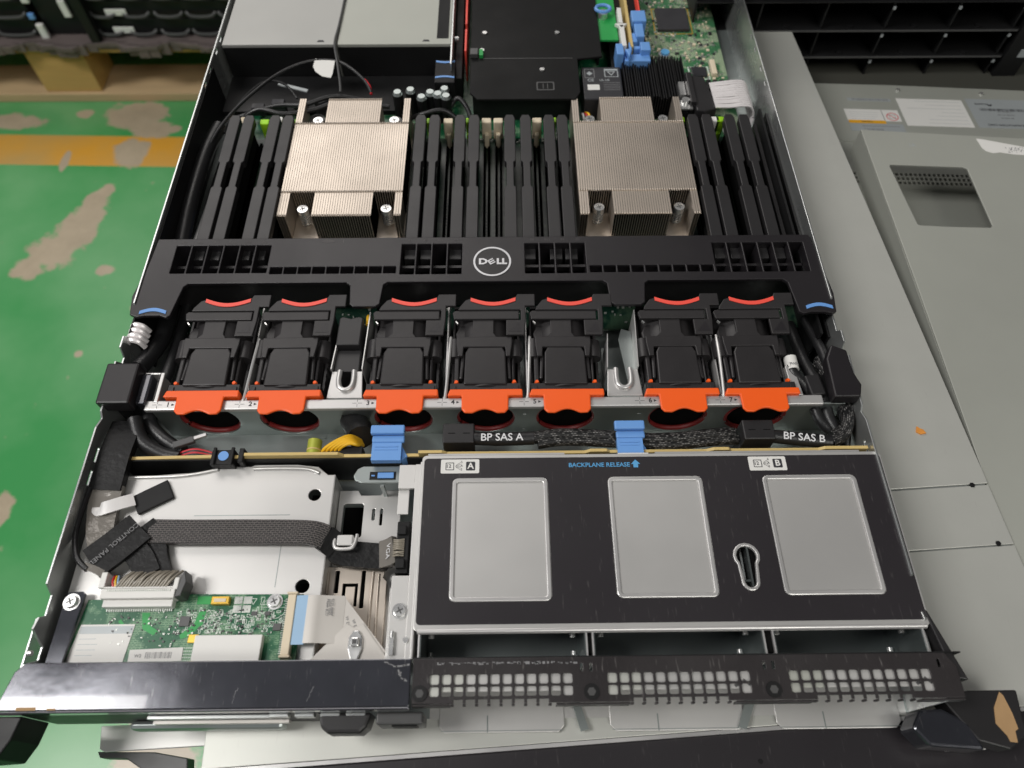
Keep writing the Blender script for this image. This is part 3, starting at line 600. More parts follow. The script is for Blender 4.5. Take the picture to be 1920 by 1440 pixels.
def frame2(mb, x0, y0, x1, y1, t_=.22, zz=30.02):
    mb.box(x0, y0, zz, x1, y0+t_, zz+.05).box(x0, y1-t_, zz, x1, y1, zz+.05).box(x0, y0+t_, zz, x0+t_, y1-t_, zz+.05).box(x1-t_, y0+t_, zz, x1, y1-t_, zz+.05)
frame2(sk, 81, 44, 91, 48.6); frame2(sk, 82.5, 45.3, 85.5, 47.4)
for k in range(120):
    x = random.uniform(64, 117); y = random.uniform(39.2, 50.5); wd, hh = random.choice(((2.2, 1.1), (1.1, 2.2), (1.6, 1.6)))
    frame2(sk, x, y, x+wd, y+hh, .26)
for k in range(10):
    for j in range(5): sk.box(68+k*.9*1.0, 26.5+j*1.5, z+.02, 68.5+k*.9, 27.1+j*1.5, z+.08)
for k in range(40):
    a = math.radians(150+k*4.6); sk.box(112+6.4*math.cos(a)-.3, 52.8+6.4*math.sin(a)-.13, z+.02, 112+6.4*math.cos(a)+.3, 52.8+6.4*math.sin(a)+.13, z+.07, rz=a+PI/2)
for k in range(7): sk.box(106-.1, 51.2+k*.8, z+.02, 118, 51.35+k*.8, z+.04) if k in (1, 3, 5) else None
for i in range(3):
    a0 = (99.5, 56.6), (102.6, 56.6), (101, 53.6)
    (xa, ya), (xb, yb) = a0[i], a0[(i+1) % 3]; L_ = math.hypot(xb-xa, yb-ya); cx, cy = (xa+xb)/2, (ya+yb)/2
    sk.box(cx-L_/2, cy-.15, z+.02, cx+L_/2, cy+.15, z+.06, rz=math.atan2(yb-ya, xb-xa))
frame2(sk, 104.8, 53.4, 106.6, 57.4)
sk.build('silkscreen', 'silk_white', cb)
sm = MB(); sm2 = MB()
for k in range(230):
    x = random.uniform(62, 117); y = random.uniform(38.6, 51)
    if k > 170: x = random.uniform(30, 66); y = random.uniform(33, 50)
    (sm if k % 2 else sm2).box(x, y, z, x+random.choice((.6, 1.0)), y+random.choice((.5, .9)), z+.5)
o = sm.build('small_components', 'chip_grey', cb); o['kind'] = 'stuff'
o = sm2.build('solder_joints', 'solder', cb); o['kind'] = 'stuff'
l1 = MB().prism([(14, 25), (42, 25), (44, 44.5), (17, 44.5)], z+.15, z+.3).build('info_label', 'paper', cb)
tt = MB()
for r_ in range(6): tt.box(18, 42.6-r_*2.6, z+.31, 18+random.uniform(8, 13), 42.9-r_*2.6, z+.34)
tt.box(17.3, 40, z+.31, 43.5, 43.6, z+.33).build('label_print', 'grey_label', l1)
l2 = MB().box(44.5, 26.2, z+.15, 70.5, 32.6, z+.3, rz=.04).build('barcode_label', 'paper', cb)
tt = MB()
for k in range(26): tt.box(52.5+k*.5, 28, z+.31, 52.5+k*.5+random.choice((.15, .3)), 31, z+.33, rz=0)
tt.build('barcode', 'grey_ink', l2); words('W2', 1.6, (49, 29.2, z+.36), 'grey_ink', l2)
# black arm beside the board
arm = thing('cable_guide_arm', 'black metal strip with a silver screw left of the green board', 'bracket', (10, 40, 27.4))
MB().prism([(6, 25), (14.5, 25), (16.5, 59), (14.8, 60.5), (7.5, 60), (6.5, 57)], 31.4, 33).build('strip', 'gloss_black', arm, bev=.4)
MB().box(7, 26, 27.4, 13.5, 30, 31.3).cyl(10.8, 55, 27.4, 3.2, 4).build('post', 'matte_black', arm)
screw(arm, 10.8, 55, 33, 3.4, 1.8)

# flat cable from the board and folded sheet held by a clip
fc = thing('flat_cable', 'folded pale flat ribbon cable running from the cream connector under a clip', 'cable', (140, 45, 30))
MB().box(123.7, 33, 33.6, 130, 57, 33.9).build('blue_stiffener', 'pale_blue', fc)
MB().tube([(129.5, 45.3, 33.9), (134, 45.3, 34.2), (138, 45.3, 33.2), (148, 45.3, 31.5)], 1, sub=5, flat=(23.4, .3)).build('ribbon', 'flat_cable', fc, True)
MB().prism([(147, 57), (170, 30), (168, 26), (152, 26), (147, 34)], 31.1, 31.5).prism([(133, 25.3), (150, 43), (154, 41), (158, 43), (172, 25.3)], 31.8, 32.2).build('folded_sheet', 'flat_cable', fc)
words('VF E168063', 1.5, (150.5, 42, 31.62), 'grey_ink', fc, rz=-1.35); words('VF E168063', 1.5, (154.6, 40.5, 31.62), 'grey_ink', fc, rz=-1.2); words('AWM', 1.5, (165.2, 31.6, 31.62), 'grey_ink', fc, rz=-1.0)
for k, tx in enumerate(('PA6W 0LT7', 'E2C0 T0X1', 'K13Y A040F')): words(tx, 1.2, (139.4+k*1.3, 51, 33.3), 'grey_ink', fc, rz=-1.57)
cl = thing('cable_clip', 'small grey metal clip with a square stud on the folded ribbon', 'clip', (155, 33, 32.2))
MB().prism([(153.5, 25.5), (151.6, 31), (151.8, 36), (153.8, 39.5), (156.6, 39.5), (158.6, 36), (158.8, 31), (157, 25.5)], 32.2, 33.6).build('clip_plate', 'screw_steel', cl, bev=.5)
MB().box(153.0, 31.5, 33.6, 157.4, 36, 35.6).build('square_stud', 'screw_steel', cl, bev=.8)
MB().box(154.2, 32.7, 35.6, 156.2, 34.8, 35.75).build('stud_hole', 'chip_grey', cl)

# ------------------------------------------------------------------ control panel cable (left, braided) 
cc = thing('control_panel_cable', 'wide black braided flat cable crossing the bright plate at left', 'cable', (90, 90, 28))
MB().tube([(40, 92, 31.8), (60, 91.6, 31.6), (95, 91.4, 31.4), (125, 90.6, 31.2), (134, 88, 30)], 1, sub=8, flat=(13.0, 3.8)).build('braided_sleeve', 'braid_sleeve', cc, bev=1.2)
MB().tube([(133, 88.4, 30.6), (139, 84.5, 26), (143, 81.5, 24.5), (163, 79.5, 24), (165, 79.5, 24.5)], 1, sub=8, flat=(13.8, 3.8)).build('tape_wrap', 'cloth_tape', cc, True)
vg = MB().tube([(163, 80, 25.5), (167, 80.4, 27.5), (171.5, 81.3, 31)], 1, sub=5, flat=(14.5, 3.6)).build('shrink_sleeve', 'clear_tape', cc, True)
words('VGA', 3.0, (167.3, 80.6, 30.6), 'white_ink', cc, rz=-1.57, M=Matrix.Rotation(-.7, 4, 'Y') @ Matrix.Rotation(-1.57, 4, 'Z'))
wr = MB().tube([(16, 74, 34), (26, 83, 34.6), (36, 94, 34)], 1, sub=6, flat=(19, 2.6)).build('printed_wrap', 'cloth_tape', cc, True)
tl = Matrix.Rotation(0.82, 4, 'Z'); tdir = Matrix.Rotation(0.82-PI, 4, 'Z')
cpm = Matrix.Rotation(-2.30, 4, 'Z')
words('CONTROL PANEL', 2.6, (25.8, 84.3, 36.4), 'grey_ink', cc, M=cpm)
MB().tube([(36, 94, 33), (42, 87, 31), (46, 76, 31), (51, 66, 32)], 1, sub=6, flat=(15, 3)).tube([(33, 84, 33.4), (40, 77, 32.5), (46, 68, 33.2)], 1, sub=6, flat=(13, 2.4)).build('tape_wrap', 'cloth_tape', cc, True)
MB().tube([(12, 73, 34.4), (18, 71.2, 35.2), (26, 67.5, 34.4)], 1, sub=6, flat=(3.6, 1.6)).build('clear_film', 'clear_tape', cc, True)
wb = MB()
for k in range(17):
    x = 33+k*1.55; wb.tube([(x+5+random.uniform(-1, 1), 70.5, 32.5), (x+3, 66+random.uniform(-1, 1), 37.4), (x, 61.5, 36.6)], .72, 6, sub=5)
wb.build('wire_fan', 'grey_wire', cc, True)
for k, mm in enumerate(('red_wire', 'yellow_wire', 'pale_blue')): MB().tube([(29+k, 68, 33), (30+k*1.4, 64.5, 36), (31+k*1.2, 61.5, 36)], .55, 6, sub=5).build('coloured_wire', mm, cc, True)
MB().prism([(64.5, 55), (66, 66), (67, 69), (69, 63), (67.6, 56)], 30, 40).build('side_latch', 'chip_grey', cc, bev=.4)
MB().box(24, 61, 30, 27, 69, 37).box(61.5, 60, 30, 64, 66, 37).box(27, 60.6, 34, 62, 61.6, 37).build('plug_frame', 'white_plastic', cc, bev=.4)
MB().tube([(138.3, 90, 28), (138.5, 84.5, 30), (140.5, 82.2, 30.4), (147, 82.2, 30.4), (149.2, 84.5, 30), (149.8, 90.5, 28)], 1.0, 10, sub=5).build('wire_clamp', 'rail_steel', cc, True)
MB().box(139.6, 84, 28.4, 148.4, 90, 30.2).build('clamp_pad', 'bright_steel', cc, bev=.8)

# long cable along the left wall
lc = thing('side_cable_loom', 'thick black taped cable loom running down the left wall', 'cable', (10, 150, 5))
MB().tube([(12, 420, 24), (8, 396, 24), (6, 365, 23), (6, 330, 22), (8, 290, 20), (10, 250, 18), (12, 222, 22), (8, 196, 30)], 5.2, 12).tube([(20, 424, 10), (16, 395, 11), (15, 330, 12), (17, 290, 12), (18, 250, 12), (20, 220, 16), (22, 185, 24), (20, 165, 26), (30, 152, 26), (44, 143, 24)], 3.8, 12).build('loom', 'cable_black', lc, True)
MB().tube([(12, 158, 30), (12, 146, 32.5), (11.5, 134, 33), (10.5, 116, 31)], 1, sub=6, flat=(17.5, 5)).build('tape_wrap', 'cloth_tape', lc, True)
MB().tube([(11, 118, 31), (12, 104, 30.4), (15, 90, 31.4), (20, 80, 32)], 1, sub=6, flat=(18, 3.2), taper=lambda t: 1-.35*t).build('clear_film', 'clear_tape', lc, True)
MB().tube([(2.5, 117, 33), (1.5, 100, 33), (3, 88, 33.5), (8, 77, 34.5), (15, 71, 35)], 1.5, 10).build('edge_wire', 'cable_black', lc, True)
MB().tube([(16, 160, 33), (22, 147, 30), (34, 140, 27), (44, 138, 26)], 4.2, 12).build('branch', 'cable_black', lc, True)
for k in range(4):
    MB().tube([(43, 137.5+k*.9, 26+k*.3), (52, 138.5+k*1.1, 29), (60, 138+k*.9, 28), (70, 135.5+k*.6, 27)], .75, 8).build('thin_wire', 'red_wire' if k % 2 else 'cable_black', lc, True)
MB().box(40, 143.8, 28, 52, 148, 31, rz=.35).build('wire_plug', 'chip_grey', lc, bev=.6); MB().box(51, 148.5, 29.4, 58, 150.4, 30.6, rz=.35).build('plug_tip', 'rail_steel', lc)
MB().box(-2, 163, 36, 17, 190, 46).build('black_clamp', 'shroud_plastic', lc, bev=1.2)
MB().box(17, 166, 24, 23, 186, 40).build('clamp_side', 'gloss_black', lc, bev=1)
MB().box(4, 166, 1.2, 12, 186, 36).build('clamp_post', 'matte_black', lc)
tb = MB()
for k in range(4): tb.tube([(0, 211+k*3.8, 35), (2.5, 211+k*3.8, 38.5), (7.5, 210.4+k*3.8, 37.6), (10, 209.6+k*3.8, 33)], 1.7, 8)
tb.build('foil_wrap', 'ribbon_silver', lc, True)
MB().box(26, 107, 27.6, 46, 119, 29.5, rz=.52).build('black_foam_pad', 'matte_black', lc, bev=.5)
MB().tube([(27, 111, 30.6), (22, 108.5, 32.4), (15, 105.5, 33.4), (10.5, 104.6, 32.5), (10, 107, 31)], 1, sub=6, flat=(7.5, .9)).build('metal_loop_clip', 'rail_steel', lc, bev=.3)
MB().tube([(30, 415, 30), (26, 390, 29), (24, 372, 28)], 1.2, 8).tube([(21, 340, 24), (19, 315, 23), (17.5, 292, 24)], 2.6, 10).build('grey_wire', 'chip_grey', lc, True)
MB().box(17, 306, 12, 21, 340, 18, rz=-.06).build('blue_strap', 'navy_strap', lc, bev=1)

# ------------------------------------------------------------------ inner fan wall and numbered rail
fx = [54, 101.3, 169, 218, 265.3, 332.2, 379]
fw_ = thing('fan_wall', 'grey steel fan wall with seven round openings and a numbered silver rail on top', 'fan wall', (217, 166, 1.2))
fwM = Matrix(((1, 0, 0, 0), (0, 0, 1, 165), (0, 1, 0, 0), (0, 0, 0, 1)))
plate('wall_sheet', [(24, 1.2), (428, 1.2), (428, 34), (24, 34)], [circ(x, 20.2, 17.3, 40) for x in fx] + [rpoly(a, b, a+2, b+1.2) for a in (133, 240, 308) for b in (6, 24)], 0, 1.2, 'inner_steel', fw_, .15, fwM)
rl = MB()
rl.tube([(22, 166, 36), (414, 166, 36)], 1, sub=1, flat=(6.4, 3.2))
rail = rl.build('rail', 'rail_steel', fw_, bev=.8)
for i, x in enumerate(fx):
    words(str(i+1), 3.0, (x-18.6, 166.2, 37.7), 'dark_ink', rail, bold=.05); MB().prism([(x-16.6, 167), (x-16.6, 165.4), (x-14.9, 166.2)], 37.62, 37.7).build('triangle_mark', 'dark_ink', rail)
    MB().box(x-24.4, 166.1, 37.62, x-22, 166.3, 37.7).box(x-27.6, 166.1, 37.62, x-25.2, 166.3, 37.7).box(x-24.9, 166.8, 37.62, x-24.7, 168.6, 37.7).box(x-24.9, 163.8, 37.62, x-24.7, 165.6, 37.7).build('cross_mark', 'dark_ink', rail)
tb = MB()
for x in (126, 240, 308):
    for k in range(5): tb.box(x-18+k*7, 161.5, 1.25, x-14+k*7, 162.5, 2.6)
tb.split('floor_tabs', 'inner_steel', fw_)
for x, y in ((112, 147), (172, 147), (392, 147), (316, 150)): MB().cyl(x, y, 1.2, 2.8, 1.0).cyl(x, y, 2.2, 1.4, .2).split('floor_rivet', 'chip_grey', fw_, True)
# divider rods between the fans
for x in (77.5, 194, 242, 356):
    MB().tube([(x, 169, 37), (x+1, 172, 37.4), (x+2.2, 195, 38), (x+2.8, 212, 37)], 1.0, 8).box(x+.2, 170, 1.5, x+1.0, 240, 34).build('divider', 'rail_steel', fw_, True)
MB().box(26, 168, 6, 27.4, 188, 38).box(17.5, 186.8, 30, 27.4, 188, 38).box(26, 168, 36.6, 29, 188, 38).build('end_bracket', 'rail_steel', fw_, bev=.4)
MB().prism([(398, 170), (404, 170), (402, 190), (397, 190)], 34.5, 36).box(398, 169, 4, 404, 170, 35).build('end_bracket', 'rail_steel', fw_, bev=.4)
# brackets with U-shaped slot
def ubracket(x, label):
    t = thing('slotted_bracket', label, 'bracket', (x, 180, 1.2), 'silver brackets with a U slot')
    uo = [(x-10.5, 171.5), (x+10.5, 171.5), (x+9, 190), (x+4.6, 190)]
    uo += [(x+2.6*math.cos(math.radians(-a)), 181.5+2.6*math.sin(math.radians(-a))) for a in range(0, 181, 20)] + [(x-4.6, 190), (x-9, 190)]
    plate('bracket_plate', uo, [], 33, 34.4, 'rail_steel', t, .4)
    MB().tube([(x-4.2, 190, 34.8), (x-4.4, 183, 35), (x-3.4, 178.6, 35), (x, 176.6, 35), (x+3.4, 178.6, 35), (x+4.4, 183, 35), (x+4.2, 190, 34.8)], 1.6, 10).build('u_rim', 'rail_steel', t, True)
    MB().box(x-10.4, 171, 1.3, x+10.4, 172, 33.5).build('bracket_foot', 'inner_steel', t)
    MB().prism([(x-9.6, 190), (x-9, 190), (x-7.2, 214), (x-7.8, 214)], 12, 37).prism([(x+9.4, 190), (x+8.8, 190), (x+10.2, 232), (x+10.8, 232)], 12, 37).split('bracket_sides', 'rail_steel', t)
    return t
ubracket(135.5, 'silver slotted bracket with a black connector block behind it, between the second and third fans')
b_ = ubracket(300, 'empty silver slotted bracket between the fifth and sixth fans')
MB().prism([(305.5, 176), (311, 176), (309.4, 224), (303.5, 226), (301, 218)], 24, 24.8).build('bracket_inner_plate', 'inner_steel', b_)
MB().box(292, 190, 8, 307, 222, 9.2).box(294, 205, 9.2, 299, 206.5, 10.5).build('bracket_floor', 'inner_steel', b_)
cn = thing('connector_block', 'black two-part plastic connector block behind the left slotted bracket', 'connector', (134, 205, 10))
MB().prism([(127.5, 206), (142, 206), (142.5, 226), (140, 227.2), (135, 225.8), (130, 227.2), (127.8, 226)], 22, 39).build('upper_block', 'dimm_plastic', cn, bev=.8)
MB().box(127.2, 190, 10, 142.2, 205.4, 34).build('lower_block', 'dimm_plastic', cn, bev=.6)
MB().tube([(143, 240, 20), (144, 232, 32), (144.5, 224, 34)], 1.2, 8).build('yellow_lead', 'yellow_wire', cn, True)
yl = thing('yellow_wire_bundle', 'bundle of bright yellow wires folded beside a blue tab', 'wires', (140, 145, 5))
for k in range(5): MB().tube([(125.8+k*2.3, 137.6+k*.15, 31), (128.5+k*2.2, 139.2+k*.1, 34.5), (135+k*1.8, 143.0-k*.5, 36.2), (141.5+k*1.2, 146.6-k*1.4, 34.5), (146+k*.4, 148-k*.8, 26)], 1.0, 8).build('yellow_wire', 'yellow_wire', yl, True)
MB().tube([(146, 150, 26), (143, 158, 22), (138, 166, 18)], 8, 12).build('black_sleeve', 'cable_black', yl, True)

# ------------------------------------------------------------------ fans
def make_fan(x, label):
    t = thing('fan_module', label, 'fan', (x, 172, 1.2), 'seven dual rotor fan modules in a row')
    b = MB(); y0 = 173
    # frame walls
    b.box(x-20.5, 175, 2, x-19.3, 236, 30).box(x+19.3, 175, 2, x+20.5, 236, 30)
    b.cyl(x, 177, 20, 19.4, 27, 40, 'Y', cap=False).cyl(x, 178, 20, 19.0, 24, 40, 'Y', cap=False)
    b.cyl(x-1, 210, 20, 19.4, 26, 40, 'Y', cap=False)
    b.box(x-20.5, 174, 30, x+20.5, 179, 38.4)
    b.build('fan_frame', 'fan_plastic', t, True)
    b = MB()
    b.prism([(x-12.6, 178), (x+12.6, 178), (x+12, 200), (x+10.5, 203), (x+10, 206), (x-10, 206), (x-10.5, 203), (x-12, 200)], 35, 39.7)
    b.box(x-18.5, 179, 28, x-15.6, 203, 37).box(x+15.6, 179, 28, x+17.2, 203, 35.5)
    b.prism([(x-15.4, 183), (x-13.4, 183), (x-12.2, 199), (x-14.4, 203)], 33, 37.6).prism([(x+13.2, 183), (x+15.4, 183), (x+14.6, 201), (x+12.4, 198)], 33, 37)
    b.build('top_panel', 'fan_plastic', t, bev=.8)
    q = MB()
    for k in range(5): q.box(x-20.9, 181+k*5, 6, x-20.4, 183.4+k*5, 30).box(x+20.4, 181+k*5, 6, x+20.9, 183.4+k*5, 30)
    q.box(x-19.5, 174.2, 38.4, x-17, 177.4, 39.2).box(x+17, 174.2, 38.4, x+19.5, 177.4, 39.2).box(x-20.8, 204, 14, x-19, 209, 32).box(x+19, 204, 14, x+20.8, 209, 32)
    q.build('side_ribs', 'fan_plastic', t, bev=.2)['kind'] = 'stuff'
    MB().prism([(x-17.8, 211.5), (x-11, 211.5), (x-11.5, 222.8), (x-16, 222.8), (x-18.6, 217)], 33, 35.2).build('pocket_floor', 'fan_plastic', t, bev=1.2)
    MB().box(x-18.8, 221.4, 38.6, x-16.6, 222.1, 40.2, rz=-.9).build('glint_pin', 'screw_steel', t)
    b = MB()
    b.prism([(x-17.5, 211), (x-17.5, 206), (x-16.5, 197), (x-13.5, 197), (x-13, 203.5), (x+11.8, 203.5), (x+12.2, 197), (x+14.8, 197), (x+16, 206), (x+16, 211)], 38, 40.4)
    b.build('collar', 'fan_plastic', t, bev=.5)
    b = MB(); b.cyl(x-18.5, 198, 34, 4.4, 13, 16, 'Y').cyl(x+18, 199, 33, 4.2, 12, 16, 'Y'); b.split('side_barrels', 'fan_plastic', t, True)
    b = MB()
    b.prism([(x-12, 210), (x+7.5, 210), (x+5, 214), (x+5, 224), (x-8, 224), (x-8, 214)], 38.2, 40)
    b.prism([(x-19.5, 223.5), (x+20.5, 223.5), (x+20.5, 230), (x-19, 230), (x-20.5, 228.5)], 39, 41.2)
    b.build('spine', 'fan_plastic', t, bev=.5)
    b = MB()
    arc = [(x-9+27*k/10, 238.3-3.4*math.sin(PI*k/10)) for k in range(11)]
    b.prism([(x-17, 229.8), (x-16, 232.5), (x-12.5, 237.5), (x-9.5, 238.6)] + arc + [(x+19.5, 242), (x+30.5, 242), (x+30.5, 232.8), (x+24.5, 232.8), (x+24.5, 222), (x+23.5, 211), (x+12.5, 211), (x+12.5, 222.2), (x+21.5, 222.2), (x+21.5, 229.8)], 40.2, 42.2)
    h = b.build('handle', 'fan_plastic', t, bev=.5)
    MB().prism([(x+14, 213.2), (x+22, 213.2), (x+20, 220.4)], 42.22, 42.32).build('triangle_mark', 'shroud_plastic', h)
    ra = MB(); up = [(x-9.4+27.8*k/12, 238.9-3.6*math.sin(PI*k/12)) for k in range(13)]; lo = [(a, b_-2.7) for a, b_ in up][::-1]
    ra.prism(up+lo, 42.24, 42.7).build('red_arc', 'red_plastic', h)
    ob = MB(); ob.prism([(x-21.8, 170.3), (x+21.8, 170.3), (x+21.6, 174.3), (x-20.4, 174.3)], 31, 38.3)
    ton = [(x-20.4, 174.4), (x-21.8, 170), (x-13.6, 170), (x-13.4, 161), (x-11.5, 158.8), (x-7.5, 158.6)] + [(x-6.5+13*k/8, 158.9+2.2*math.sin(PI*k/8)) for k in range(9)] + [(x+7.5, 158.6), (x+11.5, 158.8), (x+13.4, 161), (x+13.6, 170), (x+21.8, 170), (x+21.6, 174.4)]
    ob.prism(ton, 38.4, 40.1)
    ob.build('orange_clip', 'orange_plastic', t, bev=.7)
    MB().cyl(x-17, 180.2, 37.2, 1.5, 1.6, 8, r2=1).cyl(x+17, 180.2, 37.2, 1.5, 1.6, 8, r2=1).split('orange_pegs', 'orange_plastic', t, True)
    g = MB(); g.tube([(x+17.6*math.cos(a*PI/20), 167.8, 19.8+16.9*math.sin(a*PI/20)) for a in range(40)], 1.6, 8, closed=True, sub=1)
    g.build('gasket_ring', 'dark_red', t, True)
    r = MB().cyl(x, 178, 20.5, 9, 8, 24, 'Y')
    for k in range(7):
        a = k*2*PI/7; M = Matrix.Translation((x, 182, 20.5)) @ Matrix.Rotation(a, 4, 'Y') @ Matrix.Rotation(.6, 4, 'Z')
        r.box(8*0+(-1), -3.5, 8, 1, 3.5, 17.4, M=M)
    r.build('rotor', 'void_black', t, True); MB().cyl(x, 169, 19, 17.2, .6, 40, 'Y').build('intake_shade', 'void_black', t)  # black disc over the intake paints the dark of the fan interior
    MB().box(x-20, 236.5, 3, x+20, 238, 34).build('fan_back', 'matte_black', t)
    return t
ords = ['first', 'second', 'third', 'fourth', 'fifth', 'sixth', 'seventh']
ex = ['leftmost of the row', 'left of the black connector block', 'right of the black connector block', 'centre of the server, below the round logo', 'left of the empty slotted bracket', 'right of the empty slotted bracket', 'rightmost, beside the white tagged cable']
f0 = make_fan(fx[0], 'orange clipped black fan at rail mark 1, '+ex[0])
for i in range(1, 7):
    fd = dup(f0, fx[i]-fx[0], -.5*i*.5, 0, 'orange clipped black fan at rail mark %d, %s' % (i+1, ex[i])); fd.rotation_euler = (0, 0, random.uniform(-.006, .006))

# ------------------------------------------------------------------ air shroud bar
sh = thing('air_shroud', 'wide black plastic cross bar with a round silver logo and rows of grille holes', 'shroud', (217, 260, 20))
so = [(3, 289), (431, 289), (432.5, 272), (434, 262), (436, 240), (434.5, 226), (432, 224.5), (427, 225.8), (419, 225.8), (414, 224.5), (411.5, 226), (409, 249), (406.5, 251.5), (321, 251.5), (318.5, 249.5), (317, 234.5), (314.5, 232.5), (298, 232.5), (295.6, 234.5), (294.5, 249.5), (292, 251.5), (156, 251.5), (153.5, 249.5), (152.2, 234.5), (149.8, 232.5), (136, 232.5), (133.6, 234.5), (132.4, 249.5), (130, 251.5), (30.5, 251.5), (28, 249), (24.5, 227), (22.5, 225.2), (18, 227), (9, 227), (4, 226), (-.5, 228), (-2.5, 242), (1, 262), (2, 272)]
hl = []
def grid(x0, x1, y0, y1, n, gap=1.3):
    wdt = (x1-x0)/n
    for k in range(n): hl.append(rpoly(x0+k*wdt+gap/2, y0, x0+(k+1)*wdt-gap/2, y1, .3, 1))
grid(16, 78.5, 260, 283, 6); grid(162.5, 203, 258, 283, 4); grid(242.5, 283, 258, 283, 4); grid(365, 426, 258, 282.5, 6)
grid(79.5, 161, 259, 264.5, 9); grid(284, 364.5, 258.5, 264, 9)
plate('bar', so, hl, 39.4, 42, 'shroud_plastic', sh, .5)
rb = MB()
for (x0, x1, y0, y1) in ((16, 78.5, 260, 283), (162.5, 203, 258, 283), (242.5, 283, 258, 283), (365, 426, 258, 282.5)):
    rb.box(x0-.8, y0-1, 18, x1+.8, y0-.2, 39.4).box(x0-.8, y1+.2, 18, x1+.8, y1+1, 39.4).box(x0, (y0+y1)/2-1, 30, x1, (y0+y1)/2+1, 34)
    n = 6 if x1-x0 > 50 else 4
    for k in range(n+1): rb.box(x0+k*(x1-x0)/n-.4, y0, 20, x0+k*(x1-x0)/n+.4, y1, 39.4)
rb.box(79.5, 265, 30, 161, 266, 39.4).box(284, 264.6, 30, 364.5, 265.6, 39.4).box(79.5, 258, 28, 364, 258.6, 38).box(80, 261, 30, 160, 262, 33).box(284, 261, 30, 364, 262, 33)
rb.build('grille_ribs', 'shroud_plastic', sh)
MB().box(3, 284, 10, 431, 286, 39.4).build('rear_skirt', 'matte_black', sh)
MB().box(14, 256, 12, 428, 257, 39).build('front_skirt', 'black_plastic', sh)
for x in (13.5, 424.5):
    u_ = [(x-8.2+16.4*k/12, 227.7+2.2*math.sin(PI*k/12)) for k in range(13)]; l_ = [(a, b+2.5) for a, b in u_][::-1]
    MB().prism(u_+l_, 42.02, 42.4).build('blue_arc', 'blue_plastic', sh)
lg = thing('_tmp', '', '')
bpy.data.objects.remove(lg)
ring = plate('logo_ring', circ(222, 267.6, 12.2, 64), [circ(222, 267.6, 10.9, 64)], 42.02, 42.5, 'logo_silver', sh, .1)
MB().cyl(222, 267.6, 42.0, 10.85, .12, 64).build('logo_disc', 'black_plastic', sh)
# emblem letters, with the slanted E
def stroke(mb, x0, y0, x1, y1, wd=1.15, z0=42.14, z1=42.5):
    L_ = math.hypot(x1-x0, y1-y0); cx, cy = (x0+x1)/2, (y0+y1)/2
    mb.box(cx-L_/2, cy-wd/2, z0, cx+L_/2, cy+wd/2, z1, rz=math.atan2(y1-y0, x1-x0))
lx, ly = 222, 267.6
plate('logo_letter', [(lx-8.6, ly-2.5), (lx-5.6, ly-2.5), (lx-3.6, ly-1.4), (lx-3.0, ly), (lx-3.6, ly+1.4), (lx-5.6, ly+2.5), (lx-8.6, ly+2.5)], [[(lx-7.2, ly-1.4), (lx-5.9, ly-1.4), (lx-4.7, ly-.8), (lx-4.4, ly), (lx-4.7, ly+.8), (lx-5.9, ly+1.4), (lx-7.2, ly+1.4)]], 42.14, 42.5, 'logo_silver', sh)
lm = MB(); a_ = math.radians(33); D = Vector((math.cos(a_), math.sin(a_))); Nn = Vector((-math.sin(a_), math.cos(a_))); Cc = Vector((lx-.35, ly))
for k in (-1.55, 0, 1.55):
    p_ = Cc+Nn*k-D*1.7; q_ = Cc+Nn*k+D*1.8; stroke(lm, p_.x, p_.y, q_.x, q_.y, .82)
p_ = Cc-D*1.7-Nn*1.9; q_ = Cc-D*1.7+Nn*1.9; stroke(lm, p_.x, p_.y, q_.x, q_.y, .95, 42.141, 42.49)
lm.build('logo_letter', 'logo_silver', sh)
for dx in (2.9, 6.3): MB().prism([(lx+dx, ly+2.5), (lx+dx, ly-2.5), (lx+dx+3.2, ly-2.5), (lx+dx+3.2, ly-1.25), (lx+dx+1.4, ly-1.25), (lx+dx+1.4, ly+2.5)], 42.14, 42.5).build('logo_letter', 'logo_silver', sh)
for i, x in enumerate((20.5, 31, 41.5, 52, 62.5, 73)): words(('A9', 'A5', 'A1', 'A10', 'A6', 'A2')[i], 2.2, (x, 285.7, 42.05), 'faint_ink', sh)
for i, x in enumerate((168, 178, 188, 198, 248, 258, 268, 278)): words(('A3', 'A7', 'A11', 'A4', 'B8', 'B12', 'B4', 'B2')[i], 1.8, (x, 286, 42.05), 'faint_ink', sh)
words('1', 3.0, (124.5, 286, 42.05), 'faint_ink', sh, bold=.1)
MB().prism([(110, 286), (113, 287.6), (117, 287), (119, 286), (117, 284.6), (113, 284.4)], 42.02, 42.08).build('wave_mark', 'faint_ink', sh)

# ------------------------------------------------------------------ main board
mb = thing('main_board', 'large green main circuit board lying in the server under the fins and blanks', 'circuit board', (217, 400, 1.2))
MB().box(20, 238, 6, 428, 424, 7.6).build('board', 'pcb_dark', mb)
MB().box(20, 424, 6, 340, 690, 7.6).build('board_rear', 'pcb_green', mb)
MB().box(340.2, 424, 6, 420, 690, 7.6).build('board_side', 'pcb_mother', mb)
MB().box(30, 250, 1.3, 60, 260, 5.9).box(380, 600, 1.3, 400, 640, 5.9).box(200, 420, 1.3, 230, 440, 5.9).split('board_standoffs', 'chip_grey', mb)
